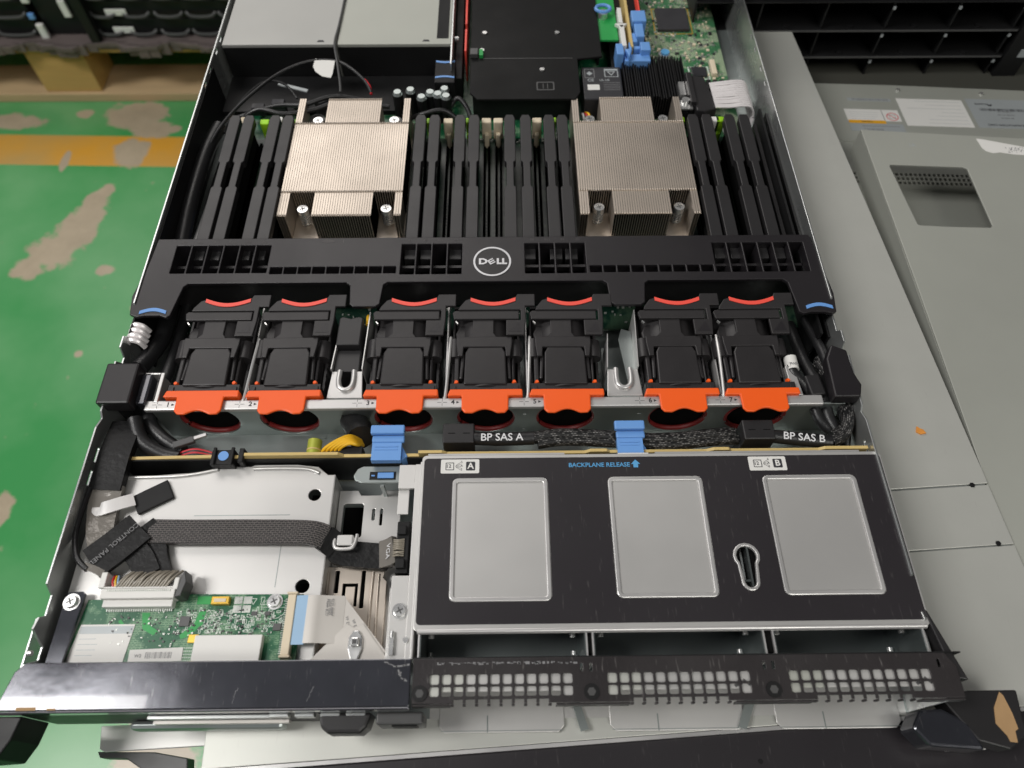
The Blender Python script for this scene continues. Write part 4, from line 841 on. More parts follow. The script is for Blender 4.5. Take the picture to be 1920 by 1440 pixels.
# dimm sockets: all 24, dark
dx_all = [28.5, 39, 48.7, 58.5, 68.5, 168, 178.5, 188, 197.5, 208, 217, 226, 234.5, 246.5, 255.5, 264, 274, 372.5, 383, 391.5, 400, 411]
for x in dx_all: MB().box(x-2.6, 272, 7.7, x-.8, 416, 11).box(x+.8, 272, 7.7, x+2.6, 416, 11).split('memory_socket', 'socket_black', mb)
for x, mm in ((188, 'cream_plastic'), (217, 'cream_plastic'), (226, 'cream_plastic'), (255.5, 'cream_plastic'), (48.7, 'lime_plastic'), (74, 'lime_plastic'), (391.5, 'white_plastic'), (365.5, 'lime_plastic'), (172.7, 'lime_plastic'), (202.5, 'lime_plastic'), (269, 'lime_plastic'), (395, 'lime_plastic')):
    w_ = 3.6 if mm == 'cream_plastic' else (1.1 if x in (172.7, 202.5, 269) else 3.4)
    if x in (365.5, 74): w_ = 2.6
    MB().box(x-w_, 414, 15, x+w_, 419.5, 31).box(x-w_*.5, 410.5, 9, x+w_*.5, 414, 22).build('socket_latch', mm, mb, bev=.8)
for x in (22, 30, 58, 405): MB().box(x-2, 419, 12, x+2, 427, 27).build('header', 'white_plastic' if x > 50 else 'cream_plastic', mb, bev=.5)
pt = MB()
for x in (217, 226, 255.5, 188):
    for k in range(24): pt.box(x-.4, 283+k*3.1, 10.4, x+.4, 284+k*3.1, 11.1)
pt.build('contact_row', 'chip_grey', mb)
def chips(name, n, x0, x1, y0, y1, m, zz, smin, smax, h):
    q = MB()
    for k in range(n):
        x = random.uniform(x0, x1); y = random.uniform(y0, y1); s1 = random.uniform(smin, smax); s2 = random.uniform(smin, smax); q.box(x, y, zz, x+s1, y+s2, zz+random.uniform(.4, 1)*h)
    o = q.build(name, m, mb); o['kind'] = 'stuff'; return o
chips('small_components', 520, 345, 415, 462, 640, 'solder', 7.6, .8, 2.2, 1.2)
chips('tan_components', 160, 345, 415, 470, 640, 'cream_plastic', 7.6, .8, 2.6, 1.6)
chips('dark_components', 70, 345, 415, 462, 640, 'chip_black', 7.6, 1, 3.2, 1.6)
chips('front_components', 160, 30, 420, 239, 256, 'solder', 7.6, .6, 1.8, 1.0)
chips('edge_components', 90, 205, 280, 417, 432, 'solder', 7.6, .8, 2.2, 2.4)
chips('edge_components', 60, 40, 160, 425, 445, 'solder', 7.6, .8, 2.2, 2.4)
MB().box(368, 560, 7.7, 396, 592, 10.5).build('controller_chip', 'chip_black', mb, bev=.4)
plate('chip_outline', rpoly(365, 557, 399, 595), [rpoly(366, 558, 398, 594)], 7.62, 7.8, 'gold_pad', mb)
MB().box(390, 497, 7.7, 402.5, 509, 9.6).build('square_chip', 'chip_black', mb, bev=.3)
plate('chip_outline', rpoly(387.5, 494.5, 405, 511.5), [rpoly(388.6, 495.6, 403.9, 510.4)], 7.62, 7.8, 'silk_white', mb)
MB().box(406, 497, 7.7, 410.5, 516, 12).build('tan_header', 'cream_plastic', mb, bev=.8)
MB().cyl(368, 521, 7.7, 5, 6).build('coin_holder', 'screw_steel', mb, True); MB().cyl(368.5, 522, 13.7, 3.6, 1.4).build('blue_dot', 'blue_ink', mb, True)
q = MB()
for k in range(6): q.box(396+k*5.4, 466, 7.7, 399.6+k*5.4, 478, 20)
q.box(392, 462, 7.7, 428, 466, 18).build('black_terminal', 'matte_black', mb, bev=.5)
for x, y in ((60, 243), (173, 245)): MB().cyl(x, y, 7.7, 4, 10).build('post', 'white_plastic', mb, True)
MB().cyl(84, 433, 7.7, 6, 12).cyl(146, 428, 7.7, 5, 14).cyl(152, 423, 7.7, 4, 12).split('capacitor', 'chip_grey', mb, True)
MB().tube([(295.5, 419, 9), (292, 427, 25), (292, 437, 20)], .9, 8).build('white_lead', 'white_plastic', mb, True)
MB().tube([(298.5, 418.5, 9), (295, 428, 24), (293, 437, 20)], .9, 8).build('red_lead', 'red_wire', mb, True)
MB().tube([(300.5, 418.5, 10), (297, 428, 24.5), (294.5, 437, 21)], .9, 8).build('yellow_lead', 'yellow_wire', mb, True)

# ------------------------------------------------------------------ memory blanks
def blank(x, label):
    t = thing('memory_blank', label, 'memory blank', (x, 345, 14.5), 'long black memory slot blanks')
    p = [(x-4.1, 276), (x+4.1, 276), (x+4.1, 342), (x+2.6, 343.5), (x+2.6, 367), (x+4.1, 368.5), (x+4.1, 414), (x+2.6, 418), (x-2.6, 418), (x-4.1, 414), (x-4.1, 368.5), (x-2.6, 367), (x-2.6, 343.5), (x-4.1, 342)]
    MB().prism(p, 30, 36).build('top_bar', 'dimm_plastic', t, bev=.5)
    MB().box(x-.7, 278, 14.8, x+.7, 412, 30).build('slot_fin', 'void_black', t)
    return t
bx = [28.5, 39, 58.5, 68.5, 168, 178.5, 197.5, 208, 234.5, 246.5, 264, 274, 372.5, 383, 400, 411]
def blab(i):
    g, k = divmod(i, 4)
    side = ['left of the left heat sink', 'right of the left heat sink', 'left of the right heat sink', 'right of the right heat sink'][g]
    return '%s of four black memory blanks %s' % (['leftmost', 'second from left', 'third from left', 'rightmost'][k], side)
m0 = blank(bx[0], blab(0))
for i in range(1, 16): dup(m0, bx[i]-bx[0], -i*.15, 0, blab(i))

# ------------------------------------------------------------------ heat sinks
def heatsink(x0, x1, label):
    t = thing('heat_sink', label, 'heat sink', ((x0+x1)/2, 380, 7.7), 'two finned processor heat sinks')
    n = 50; w_ = (x1-x0)/n; f = MB(); zt = 33
    pocketL = (x0+6, x0+24); pocketR = (x1-20, x1-4.5)
    for k in range(n):
        a = x0+k*w_; c = a+w_/2
        inp = pocketL[0] < c < pocketL[1] or pocketR[0] < c < pocketR[1]
        mid = x0+22 < c < x1-22
        edge = not inp
        ys = 341 if inp else 317
        ye = 440 if (mid or c < x0+5.5 or c > x1-5) else 412
        f.box(a, ys, zt-.35, a+w_*.84, ye, zt)            # folded flange
        f.box(a, ys+.1, 9, a+.4, ye-.1, zt-.35)           # fin
    f.build('fin_stack', 'nickel', t)
    MB().box(x0+.6, 343, 9.1, x1-.6, 410, zt-.5).box(x0+24.5, 319.2, 9.1, x1-20.5, 342.9, zt-.5).box(x0+24.5, 410.1, 9.1, x1-24.5, 438, zt-.5).build('fin_shade_core', 'socket_black', t)  # black fill paints the shade in the gaps between fins
    r_ = MB()
    for yy in (340.2, 411.6):
        for k in range(n): r_.cyl(x0+k*w_+w_*.42, yy-.7, zt+.05, w_*.36, 1.4, 8, 'Y')
    for k in range(n):
        c = x0+(k+.5)*w_
        if x0+22 < c < x1-22: r_.cyl(c-.1*w_, 438, zt+.05, w_*.36, 1.4, 8, 'Y')
        if not (pocketL[0] < c < pocketL[1] or pocketR[0] < c < pocketR[1]): r_.cyl(c-.1*w_, 317.2, zt+.02, w_*.34, 1.2, 8, 'Y')
    r_.build('fin_crimps', 'nickel', t, True)['kind'] = 'stuff'
    MB().box(x0+.5, 316, 7.7, x1-.5, 441, 9).build('base_plate', 'nickel_dull', t)
    for (a, b) in (pocketL, pocketR):
        MB().prism([(a-.5, 312), (b+1.5, 312), (b+.5, 340), (a+.5, 340)], 9, 10.5).build('mount_tab', 'nickel', t)
    for x, y in (((pocketL[0]+pocketL[1])/2-.5, 331), ((pocketR[0]+pocketR[1])/2, 331), (x0+14, 424), (x1-13, 424)):
        s_ = MB().cyl(x, y, 9, 1.6, 14, 16).cyl(x, y, 22.5, 4.1, 3.4, 24, r2=3.7)
        so_ = s_.build('mount_screw', 'screw_steel', t, True)
        MB().box(x-2, y-.35, 25.9, x+2, y+.35, 26.0, rz=.3).box(x-.35, y-2, 25.92, x+.35, y+2, 26.02, rz=.3).build('cross_recess', 'chip_grey', so_)
        MB().tube([(x+3.4*math.cos(a*PI/5), y+3.4*math.sin(a*PI/5), 11+a*.22) for a in range(51)], .55, 6, sub=1).build('spring', 'screw_steel', so_, True)
    return t
heatsink(73.2, 158.8, 'left finned metal heat sink, brighter and closer to the power supplies')
heatsink(282.6, 366.2, 'right finned metal heat sink with coloured wires behind its left corner')

# ------------------------------------------------------------------ power supplies & rear left
pw = thing('power_supply', 'left flat grey steel power supply box at the back, against the left wall', 'power supply', (49, 600, 1.2), 'two power supply boxes')
MB().box(4, 497, 2, 95.6, 704, 40.4).build('case', 'psu_steel', pw, bev=.5)
MB().box(4.5, 496.2, 3, 95, 496.9, 38).build('front_face', 'matte_black', pw)
MB().prism([(80, 500), (86, 500), (85, 502.5), (81, 502.5)], 40.42, 40.5).build('vent_notch', 'dark_ink', pw)
pw2 = thing('power_supply', 'right flat grey steel power supply box with a dark slot along its right side', 'power supply', (142, 600, 1.2), 'two power supply boxes')
MB().box(96.6, 497, 2, 188, 704, 40.4).build('case', 'painted_lid', pw2, bev=.5)
MB().box(97, 496.2, 3, 187.5, 496.9, 38).build('front_face', 'matte_black', pw2)
MB().box(176.5, 504, 40.42, 186, 704, 40.7).build('dark_slot', 'matte_black', pw2)
MB().prism([(165, 500), (171, 500), (170, 502.5), (166, 502.5)], 40.42, 40.5).build('vent_notch', 'dark_ink', pw2)
MB().box(188.4, 470, 2, 189.4, 704, 41.6).build('divider_wall', 'edge_steel', ch); MB().cyl(191, 508, 37, 2, 3, 12, 'X').build('divider_post', 'screw_steel', ch, True)
# connector shelf: dark sheet in front of the supplies
MB().box(4, 452, 8, 186, 495.5, 12).build('power_shelf', 'matte_black', ch)
# capacitor group
for i, (x, y) in enumerate(((147.5, 447), (157.5, 450), (166.5, 441.5), (173, 447), (184, 451), (185.5, 442.5), (179, 445))):
    t = thing('capacitor', 'silver topped black capacitor, %s of the cluster beside the left heat sink' % ('leftmost', 'second from left, rear', 'lowest, third from left', 'centre', 'top right', 'lower right', 'inner right')[i], 'capacitor', (x, y, 7.7), 'silver topped capacitors')
    MB().cyl(x, y, 7.7, 4, 24).build('can', 'matte_black', t, True); MB().cyl(x, y, 31.7, 4.0, 2.2, r2=2.8).build('silver_top', 'inner_steel', t, True)
lt = thing('blue_marked_lever', 'dark lever with two blue arcs behind the capacitor cluster', 'lever', (184, 470, 7.7))
MB().box(176, 456, 20, 192, 484, 35).build('lever_body', 'matte_black', lt, bev=.6)
for yy, sg in ((481, -1), (461, 1)):
    u_ = [(176.5+15*k/8, yy+sg*1.2*math.sin(PI*k/8)) for k in range(9)]; l_ = [(a, b+1.8) for a, b in u_][::-1]
    MB().prism(u_+l_, 35.02, 35.4).build('blue_arc', 'blue_plastic', lt)
# thin cables at the back left
tw = thing('thin_tagged_cable', 'thin black cable arching over the dark gap with a white paper flag tag', 'cable', (80, 480, 10))
MB().tube([(9, 392, 26), (16, 412, 30), (30, 438, 33), (52, 467, 35), (74, 481, 36), (95, 482, 36), (108, 474, 36), (121, 460, 34), (127, 448, 32)], 1.3, 10).tube([(18, 410, 26), (24, 440, 28), (38, 466, 28), (54, 468, 26), (66, 455, 22)], 1.0, 8).split('cable', 'cable_black', tw, True)
MB().tube([(97, 560, 41.6), (96, 520, 41.8), (95, 497, 41.6), (98, 480, 38), (102, 458, 34), (103, 449, 32)], 1.0, 8).build('branch_cable', 'chip_grey', tw, True)
MB().tube([(121, 461, 34.2), (125, 455, 33), (127, 447, 31.5)], 1.1, 8).build('pink_wire', 'red_wire', tw, True)
MB().prism([(80, 484), (96, 481), (96, 465), (95, 460), (88, 462), (82, 468), (79.5, 474)], 36.5, 36.9).build('paper_flag', 'paper', tw)
MB().box(48, 466, 22, 74, 469, 23, rz=-.35).build('shrink_print', 'grey_label', tw)

# ------------------------------------------------------------------ riser and rear right
rs = thing('riser_cover', 'large flat black riser cover with small silver screws at the back centre', 'riser', (260, 500, 7.7))
MB().prism([(204, 445), (210, 437), (286, 437), (290, 445), (290, 486), (310, 489), (310, 640), (204, 640)], 32, 34).build('top_sheet', 'riser_black', rs, bev=.4)
MB().box(206, 445, 7.8, 288, 640, 31.9).build('body', 'matte_black', rs)
for x, y in ((215, 520), (275, 520), (213, 497), (261, 472)): MB().cyl(x, y, 34, 1.9, 1).build('screw', 'screw_steel', rs, True)
MB().box(214, 486.4, 34.0, 286, 487.0, 34.2).build('sheet_seam', 'chip_grey', rs)
plate('latch_outline', rpoly(256, 447, 270, 457, 1), [rpoly(257, 448, 269, 456, 1)], 34.02, 34.3, 'chip_grey', rs)
MB().box(261, 449, 34.02, 261.6, 455, 34.3).box(264.4, 449, 34.02, 265, 455, 34.3).build('latch_lines', 'chip_grey', rs)
rc = thing('riser_card', 'upright card with a red top edge beside the power supplies', 'circuit card', (200, 530, 7.7))
MB().box(199, 494, 7.8, 200.4, 523, 36).box(199, 530, 7.8, 200.4, 640, 36).build('card', 'red_plastic', rc)
MB().box(191, 470, 7.8, 197, 640, 28).build('card_socket', 'matte_black', rc, bev=.5)
MB().box(203.6, 487, 34.1, 210, 495, 38).build('card_clip', 'chip_grey', rc, bev=.5); MB().box(211, 487, 34.1, 214, 495, 37).build('green_tab', 'bright_green', rc)
gc = thing('daughter_card', 'small green card with a blue capped post beside the blue latches', 'circuit card', (310, 560, 7.7))
MB().box(310.6, 514, 30, 326, 640, 31.6).build('card', 'bright_green', gc)
MB().cyl(315, 545, 31.6, 4, 5).build('post', 'screw_steel', gc, True); MB().tube([(315+6*math.cos(a*PI/6), 549+5*math.sin(a*PI/6), 37) for a in range(12)], 1.5, 8, closed=True, sub=2).build('blue_ring', 'blue_plastic', gc, True)
MB().box(310, 514, 7.8, 312, 640, 29.9).build('card_support', 'matte_black', gc)
bl = thing('expansion_slot', 'white slot connector held by a light blue latch at the back right', 'connector', (325, 520, 7.7))
MB().box(327, 531, 20, 330.5, 552, 36).prism([(323.5, 530), (334, 530), (329, 524)], 33, 36).box(327, 500, 20, 331, 528, 36).build('white_connector', 'white_plastic', bl, bev=.4)
MB().box(334, 500, 20, 336.4, 640, 35).build('tan_slot', 'pcb_edge', bl)
MB().box(338, 530, 24, 350, 545, 38).box(339.5, 512, 22, 347, 530, 36).box(336, 508, 20, 341, 520, 34).build('blue_latch', 'blue_plastic', bl, bev=.8)
MB().box(322, 489, 22, 328, 503, 36).box(329, 487, 20, 350, 496, 31).box(342, 494, 24, 350, 505, 36).box(333, 496, 28, 335, 506, 35).box(337, 500, 26, 345, 504, 33).prism([(329, 496), (332, 486), (335, 496)], 24, 36).build('blue_base', 'blue_plastic', bl, bev=.7)
MB().box(320, 486, 7.8, 352, 640, 19.5).build('slot_body', 'matte_black', bl)
MB().box(345.8, 546, 26, 347, 640, 34).build('red_edge', 'red_plastic', bl)
bt = thing('battery_pack', 'black printed battery pack with certification marks behind the right heat sink', 'battery', (309, 465, 7.7))
MB().box(293.5, 444, 7.8, 325, 484, 28).build('pack', 'chip_black', bt, bev=1)
plate('warning_mark', rpoly(295.5, 470, 303.5, 481), [rpoly(296, 470.5, 303, 480.5)], 28.02, 28.1, 'grey_ink', bt); MB().prism([(299.5, 478), (302, 475.5), (299.5, 473), (297, 475.5)], 28.02, 28.1).build('diamond_mark', 'grey_label', bt)
plate('warning_mark', rpoly(311.5, 471, 322.5, 481), [rpoly(312.2, 471.6, 321.8, 479)], 28.02, 28.1, 'grey_label', bt); plate('triangle_mark', [(313.5, 478), (320.5, 478), (317, 472.6)], [[(314.9, 477.2), (319.1, 477.2), (317, 474)]], 28.02, 28.1, 'grey_label', bt)
words('CE', 3.2, (300, 467, 28.1), 'grey_label', bt, bold=.05); words('UL US', 2.2, (311, 467, 28.1), 'grey_label', bt, bold=.05)
MB().box(297, 455, 28.02, 306.5, 461.5, 28.2).build('white_patch', 'paper', bt)
for k in range(5): MB().box(310, 455+k*2.2, 28.02, 323, 455.4+k*2.2, 28.08).build('print_line', 'grey_ink', bt)
hb = thing('finned_black_block', 'black block of thin cooling fins between the battery pack and the silver ribbons', 'heat sink', (352, 470, 7.7))
q = MB()
for k in range(24): q.box(327+k*2.1, 446, 10, 327.9+k*2.1, 500-(k % 5), 27+random.uniform(-1, 2))
q.build('fins', 'matte_black', hb); MB().box(326, 445, 7.8, 378, 502, 11).build('base', 'void_black', hb)
sb_ = thing('ribbon_cable_bundle', 'bundle of folded silver flat ribbon cables plugged into a black block, back right', 'cable', (405, 440, 7.7))
q = MB()
for k in range(13):
    y = 455-k*2.45; q.tube([(392, y, 33+.15*k), (404, y+.4+random.uniform(-.3, .3), 34.2+random.uniform(-.5, .4)), (413, y+1.6, 34.4), (420, y+2.6, 32.5), (424, y+1.8, 26), (423, y-1, 19)], 1, sub=6, flat=(2.15, .8))
q.build('ribbons', 'ribbon_silver', sb_, True)
MB().prism([(376, 466), (389, 464), (394, 426), (384, 423), (378, 424)], 14, 33.2).build('plug', 'dimm_plastic', sb_, bev=1)
MB().box(374, 430, 12, 378.5, 466, 36).build('plug_shell', 'dimm_plastic', sb_, bev=.6)
q = MB().box(366.5, 428, 30, 376, 438, 31.2).cyl(371, 436, 31.2, 3, 2.4).box(369, 446, 28, 373.5, 462, 30); q.build('latch_screw', 'screw_steel', sb_, True)
MB().box(367, 428, 7.8, 373, 462, 27.9).build('latch_base', 'matte_black', sb_)

rcb = thing('rear_cable_tangle', 'dark cables tangled behind the left heat sink and blanks', 'cables', (40, 430, 10))
for pts in ([(22, 428, 20), (40, 434, 28), (60, 430, 27), (80, 438, 24), (100, 446, 24), (140, 444, 22)], [(20, 440, 16), (50, 446, 22), (74, 442, 26), (98, 452, 26), (132, 450, 20)], [(186, 440, 20), (194, 446, 28), (202, 438, 24), (206, 426, 14)], [(150, 436, 14), (166, 432, 24), (184, 434, 26), (200, 428, 16)]):
    MB().tube(pts, 1.9, 10).build('cable', 'cable_black', rcb, True)
for k in range(5): MB().box(30+k*17, 446, 12.1, 40+k*17, 452, 20+k % 2*4).build('dark_plug', 'chip_black', rcb, bev=.6)
# ------------------------------------------------------------------ SAS cables behind the backplane
def sas(name, label, plug, pts, txt, tpos, trz, extra):
    t = thing(name, label, 'cable', (plug[0], plug[1], 10), 'two lettered drive cables')
    x, y = plug; MB().box(x-9, y-6, 22, x+9, y+6.5, 35).box(x-7, y-4, 2, x+7, y+4, 22).build('plug', 'black_plastic', t, bev=.8)
    MB().box(x-6, y-.2, 35.02, x-2, y+.2, 35.1).box(x+2.5, y-.2, 35.02, x+6.5, y+.2, 35.1).build('plug_slots', 'void_black', t)
    MB().tube(pts[:3], 3.9, 14).build('printed_sleeve', 'cable_black', t, True)
    MB().tube(pts[2:], 3.6, 14).build('braided_sleeve', 'braid_dotted', t, True); MB().tube([(a+2, b+extra, c-1) for a, b, c in pts[2:]], 3.2, 14).build('braided_sleeve', 'braid_dotted', t, True)
    words(txt, 4.3, tpos, 'white_ink', t, rz=trz, sx=1.05, bold=.08, M=Matrix.Rotation(trz, 4, 'Z') @ Matrix.Rotation(.25, 4, 'X'))
    return t
sas('drive_cable', 'black braided cable lettered BP SAS A behind the cage', (203, 147.5), [(208, 146.5, 31), (225, 145.4, 31), (246, 146, 31), (262, 148, 31), (290, 147, 30), (320, 145, 30), (352, 149, 28), (362, 150, 26)], 'BP SAS A', (227.5, 144.6, 35.0), .0, -3.2)
sas('drive_cable', 'black braided cable lettered BP SAS B curling up the right wall', (374, 148), [(379, 146.2, 31), (398, 143.6, 31), (415, 141.4, 31), (424, 147, 31), (429, 160, 31), (427, 180, 28), (424, 200, 22)], 'BP SAS B', (398.6, 142.6, 35.3), -.11, 4.6)
rk = thing('right_cable_clamp', 'black plastic cable clamp on the right wall with a cable carrying a white tag', 'clamp', (424, 180, 1.2))
MB().prism([(418, 164), (433, 164), (435.5, 172), (433, 180), (432.5, 196), (424, 200), (419, 190)], 36, 44).build('clamp', 'shroud_plastic', rk, bev=1)
MB().box(420, 168, 1.3, 428, 186, 35.9).build('clamp_post', 'matte_black', rk)
MB().box(408, 170, 20, 417, 184, 36, rz=.12).build('cable_tape', 'black_plastic', rk, bev=1)
MB().cyl(402, 188, 34, 3.8, 9, 16, 'Y').build('white_tag', 'paper', rk, True)
MB().prism([(393, 178), (398, 192), (401, 190), (396, 176)], 30, 31).build('tag_flap', 'paper', rk)
words('PWR', 1.8, (402, 190.5, 37.95), 'grey_ink', rk)
MB().tube([(402, 230, 12), (403, 205, 26), (402, 196, 33), (402, 186, 34), (410, 176, 30), (414, 160, 26), (420, 152, 24)], 3.2, 12).tube([(416, 236, 14), (416, 200, 22), (419, 176, 28), (420, 160, 26), (426, 146, 24)], 3.6, 12).tube([(424, 236, 20), (427, 205, 26), (429, 180, 24), (430, 158, 24), (428, 144, 20)], 3, 12).split('cables', 'cable_black', rk, True)

# ------------------------------------------------------------------ lower server beneath (turned by 3.3 degrees)
AL = math.radians(3.3)
lw = thing('lower_server', 'second closed server lying askew beneath, grey steel lid with two seams', 'server', (525, 6.7, -44))
Ml = Matrix.Translation((525, 6.7, 0)) @ Matrix.Rotation(AL, 4, 'Z')
def lbox(mbx, *a): mbx.box(*a, M=Ml); return mbx
# local coords: x in -447..0, y from 0 (front) to 700
lo = MB(); lbox(lo, -447, 122.2, -1, 0, 715, 0); lo.build('rear_lid', 'zinc_lid', lw, bev=.4)
lo = MB(); lbox(lo, -447, 84.7, -1.4, 0, 121.2, -.2); lbox(lo, -447, .5, -1.2, 0, 83.8, -.1); lo.build('front_lid', 'zinc_lid', lw, bev=.3)
lo = MB(); lbox(lo, -446, 1, -44, -1, 714, -1.6); lo.build('body', 'grey_chassis', lw)
lo = MB(); lbox(lo, -40, 120.6, .01, -6, 121.6, .3) if False else None
lo.bm.free()
MB().cyl(508, 127.5, -.6, 1.6, 1.0, 6).cyl(511, 91.5, -.6, 1.5, 1.0, 6).split('seam_notch', 'matte_black', lw)
lo = MB(); lbox(lo, -450, -62, -42, 2, -.8, -2.5); lo.build('front_bezel', 'black_film', lw, bev=1.5)
lo = MB(); lbox(lo, -447, -1.6, -2.4, 0, .2, 0.3); lo.build('lid_front_edge', 'rail_steel', lw)
lo = MB().cyl(355, -18, -2.5, 1.2, .3, 12); lo.build('bezel_hole', 'matte_black', lw)
MB().prism([(14, 4), (16, -7), (19, -8.5), (74, -6), (84, -2), (84, 6)], -23, -21).build('side_bracket', 'bright_steel', lw, bev=.4)
MB().prism([(14, -8), (44, -8.5), (62, -11.5), (63.5, -20), (56, -22), (40, -17), (30, -11.5), (16, -11)], -34, -23.5).build('bracket_lever', 'chip_grey', lw, bev=.6)
MB().box(84, -70, -40, 86, -3, -3).build('left_side', 'bright_steel', lw)
fcp = thing('amber_flake', 'small torn amber flake lying on the lower lid at right', 'debris', (487, 164, 0))
MB().prism([(484.5, 163), (486, 167), (487.5, 165.6), (489.5, 164.6), (490.6, 162), (487, 161.4)], 0.05, 1.0).build('flake', 'amber_chip', fcp, bev=.2)
tab_ = thing('work_table', 'plain dark table carrying the stacked servers', 'table', (480, 320, -620))
MB().box(90, -50, -70, 1100, 640, -46.5).build('table_top', 'dark_wall', tab_)
for x, y in ((100, -40), (1080, -40), (100, 625), (1080, 625)): MB().box(x-12, y-12, -620, x+12, y+12, -70).build('leg', 'matte_black', tab_)

# ------------------------------------------------------------------ right: tray cover with rectangular opening
tr = thing('tray_cover', 'flat grey steel cover with a rectangular opening and torn white sticker', 'cover', (650, 250, -45))
plate('top_sheet', [(523, 443), (522, 352), (521.5, 285), (519.5, 167), (516, 40), (940, 40), (940, 405)], [[(535, 400), (536, 402), (593, 398.5), (595.5, 396.5), (594.5, 336.5), (592.5, 334.6), (560, 336), (540.5, 337.6), (539, 339)]], -3.6, -2.2, 'painted_lid', tr, .4)
MB().prism([(523, 443), (519.5, 167), (516, 40), (517.4, 40), (521, 167), (524.4, 442.8)], -25, -3.7).prism([(523, 442.8), (940, 404.8), (940, 403.6), (523, 441.4)], -25, -3.7).split('folded_sides', 'painted_lid', tr)
MB().prism([(523, 443), (530, 448), (532, 446), (524, 440)], -24, -6).build('corner_fold', 'painted_lid', tr)
stt = MB().prism([(614, 431), (618, 430.4), (649, 421), (690, 414), (690, 404), (650, 411), (638, 412.5), (628, 414.8), (622, 414), (617, 416.5), (615, 420)], -2.18, -2.0).build('torn_sticker', 'paper', tr)
q = MB()
for k in range(70):
    x = random.uniform(634, 648); q.box(x, random.uniform(414, 421), -1.99, x+random.uniform(.4, 1.4), 0, -1.95) if False else q.cyl(x, random.uniform(414.5, 420.5), -1.99, random.uniform(.2, .5), .03, 5)
q.build('print_specks', 'grey_ink', stt)
words('LR', 3.5, (560, 424, -2.15), 'grey_label', tr)
# background chassis with labels
c3 = thing('labelled_chassis', 'grey storage chassis behind with white, amber and silver labels on its lid', 'server', (700, 400, -46))
ph = [rpoly(x, y, x+2.6, y+3, .4, 1) for x in [533+k*4.0 for k in range(30)] for y in (427, 432, 437)]
ph = [[(a, b-.05*(a-533)) for a, b in h] for h in ph]
plate('lid', [(500, 560.5), (600, 555.5), (726, 546), (960, 528), (960, 20), (500, 20)], ph, -47, -45, 'painted_lid', c3, .3)
MB().box(534, 420, -46.4+0, 665, 445, -47.2, rz=-.05).build('vent_shadow', 'void_black', c3) if False else None
MB().tube([(517, 478, -44.8), (530, 479, -44.6), (545, 478, -44.6), (600, 473, -44.8)], .7, 8).build('pressed_line', 'painted_lid', c3, True)
def quad(mbx, x0, y0, x1, y1, z0, z1, sk=-.055, lean=-.02):   # follows the chassis rotation
    f = lambda x, y: (x+lean*(y-500), y+sk*(x-592)); mbx.prism([f(x0, y0), f(x1, y0), f(x1, y1), f(x0, y1)], z0, z1); return mbx
quad(MB(), 552, 531.5, 592, 535.5, -44.98, -44.8).build('barcode_label', 'grey_label', c3)
q = MB()
for k in range(34): quad(q, 556+k*1.0, 532.2, 556+k*1.0+random.choice((.3, .6)), 534.9, -44.79, -44.75)
q.build('barcode', 'grey_ink', c3)
wl = quad(MB(), 545, 504, 594, 519.6, -44.98, -44.8).build('warning_label', 'paper', c3)
quad(MB(), 545.5, 500.6, 579, 504.6, -44.97, -44.78).build('amber_band', 'amber_label', wl)
quad(MB(), 544.8, 490, 593.6, 500.2, -44.98, -44.8).build('serial_label', 'grey_label', c3)
quad(MB(), 578.6, 504.8, 579, 519.4, -44.79, -44.76).build('label_divider', 'dark_ink', wl)
pr = [circ(586.8, 510.5, 5.4, 28), circ(586.8, 510.5, 4.7, 28)]
plate('prohibition_ring', pr[0], [pr[1]], -44.79, -44.74, 'red_ink', wl); MB().box(582.2, 510.2, -44.78, 591.4, 510.8, -44.73, rz=-.75).build('prohibition_bar', 'red_ink', wl)
plate('box_icon', rpoly(584, 507.8, 589.6, 513.2), [rpoly(584.4, 508.2, 589.2, 512.8)], -44.79, -44.75, 'grey_ink', wl)
q = MB()
for k in range(4): quad(q, 549, 506.5+k*3, 576-random.uniform(0, 6), 506.8+k*3, -44.79, -44.76)
q.build('print_lines', 'grey_label', wl)
words('WARNING', 1.5, (562, 504.3, -44.7), 'dark_ink', wl, rz=PI-.055)
q = MB()
for k in range(22): quad(q, 557+k*.8, 491, 557+k*.8+random.choice((.25, .5)), 493.6, -44.79, -44.75)
for k in range(26): quad(q, 556+k*1.3, 496.2, 556.9+k*1.3, 497.2, -44.79, -44.75)
q.build('serial_print', 'grey_ink', c3)
pl = quad(MB(), 597.5, 499, 658, 536.5, -44.98, -44.8).build('paper_label', 'paper', c3)
q = MB()
for k, (a, b) in enumerate(((614, 655), (622, 655), (604, 655), (634, 655), (628, 655), (620, 655), (618, 655))): quad(q, a, 533-k*5, b, 533.3-k*5, -44.79, -44.76)
q.build('print_lines', 'grey_label', pl)
words('Company', 1.4, (643, 520.5, -44.7), 'dark_ink', pl, rz=PI-.055) if False else None
sl = quad(MB(), 662, 499, 735, 539, -44.98, -44.8).build('silver_label', 'grey_label', c3)
words('HUAWEI', 2.3, (674, 527.5, -44.7), 'dark_ink', sl, rz=PI-.055)
q = MB()
for k in range(8):
    a = math.radians(-10+k*200/7); M_ = Matrix.Translation((681.5, 526.4, -44.76)) @ Matrix.Rotation(a-.055+PI, 4, 'Z'); q.prism([(.5, 0), (1.6, .55), (2.4, 0), (1.6, -.55)], 0, .05, M=M_)
q.build('petal_emblem', 'dark_ink', sl)
q = MB()
for k in range(48): quad(q, 671+k*.98, 522.5, 671+k*.98+random.choice((.3, .6)), 526, -44.79, -44.75, sk=-.055)
q.build('barcode', 'dark_ink', sl)
words('QUALIFICATION CARD', 2.4, (688, 498, -44.7), 'dark_ink', sl, rz=PI-.055)
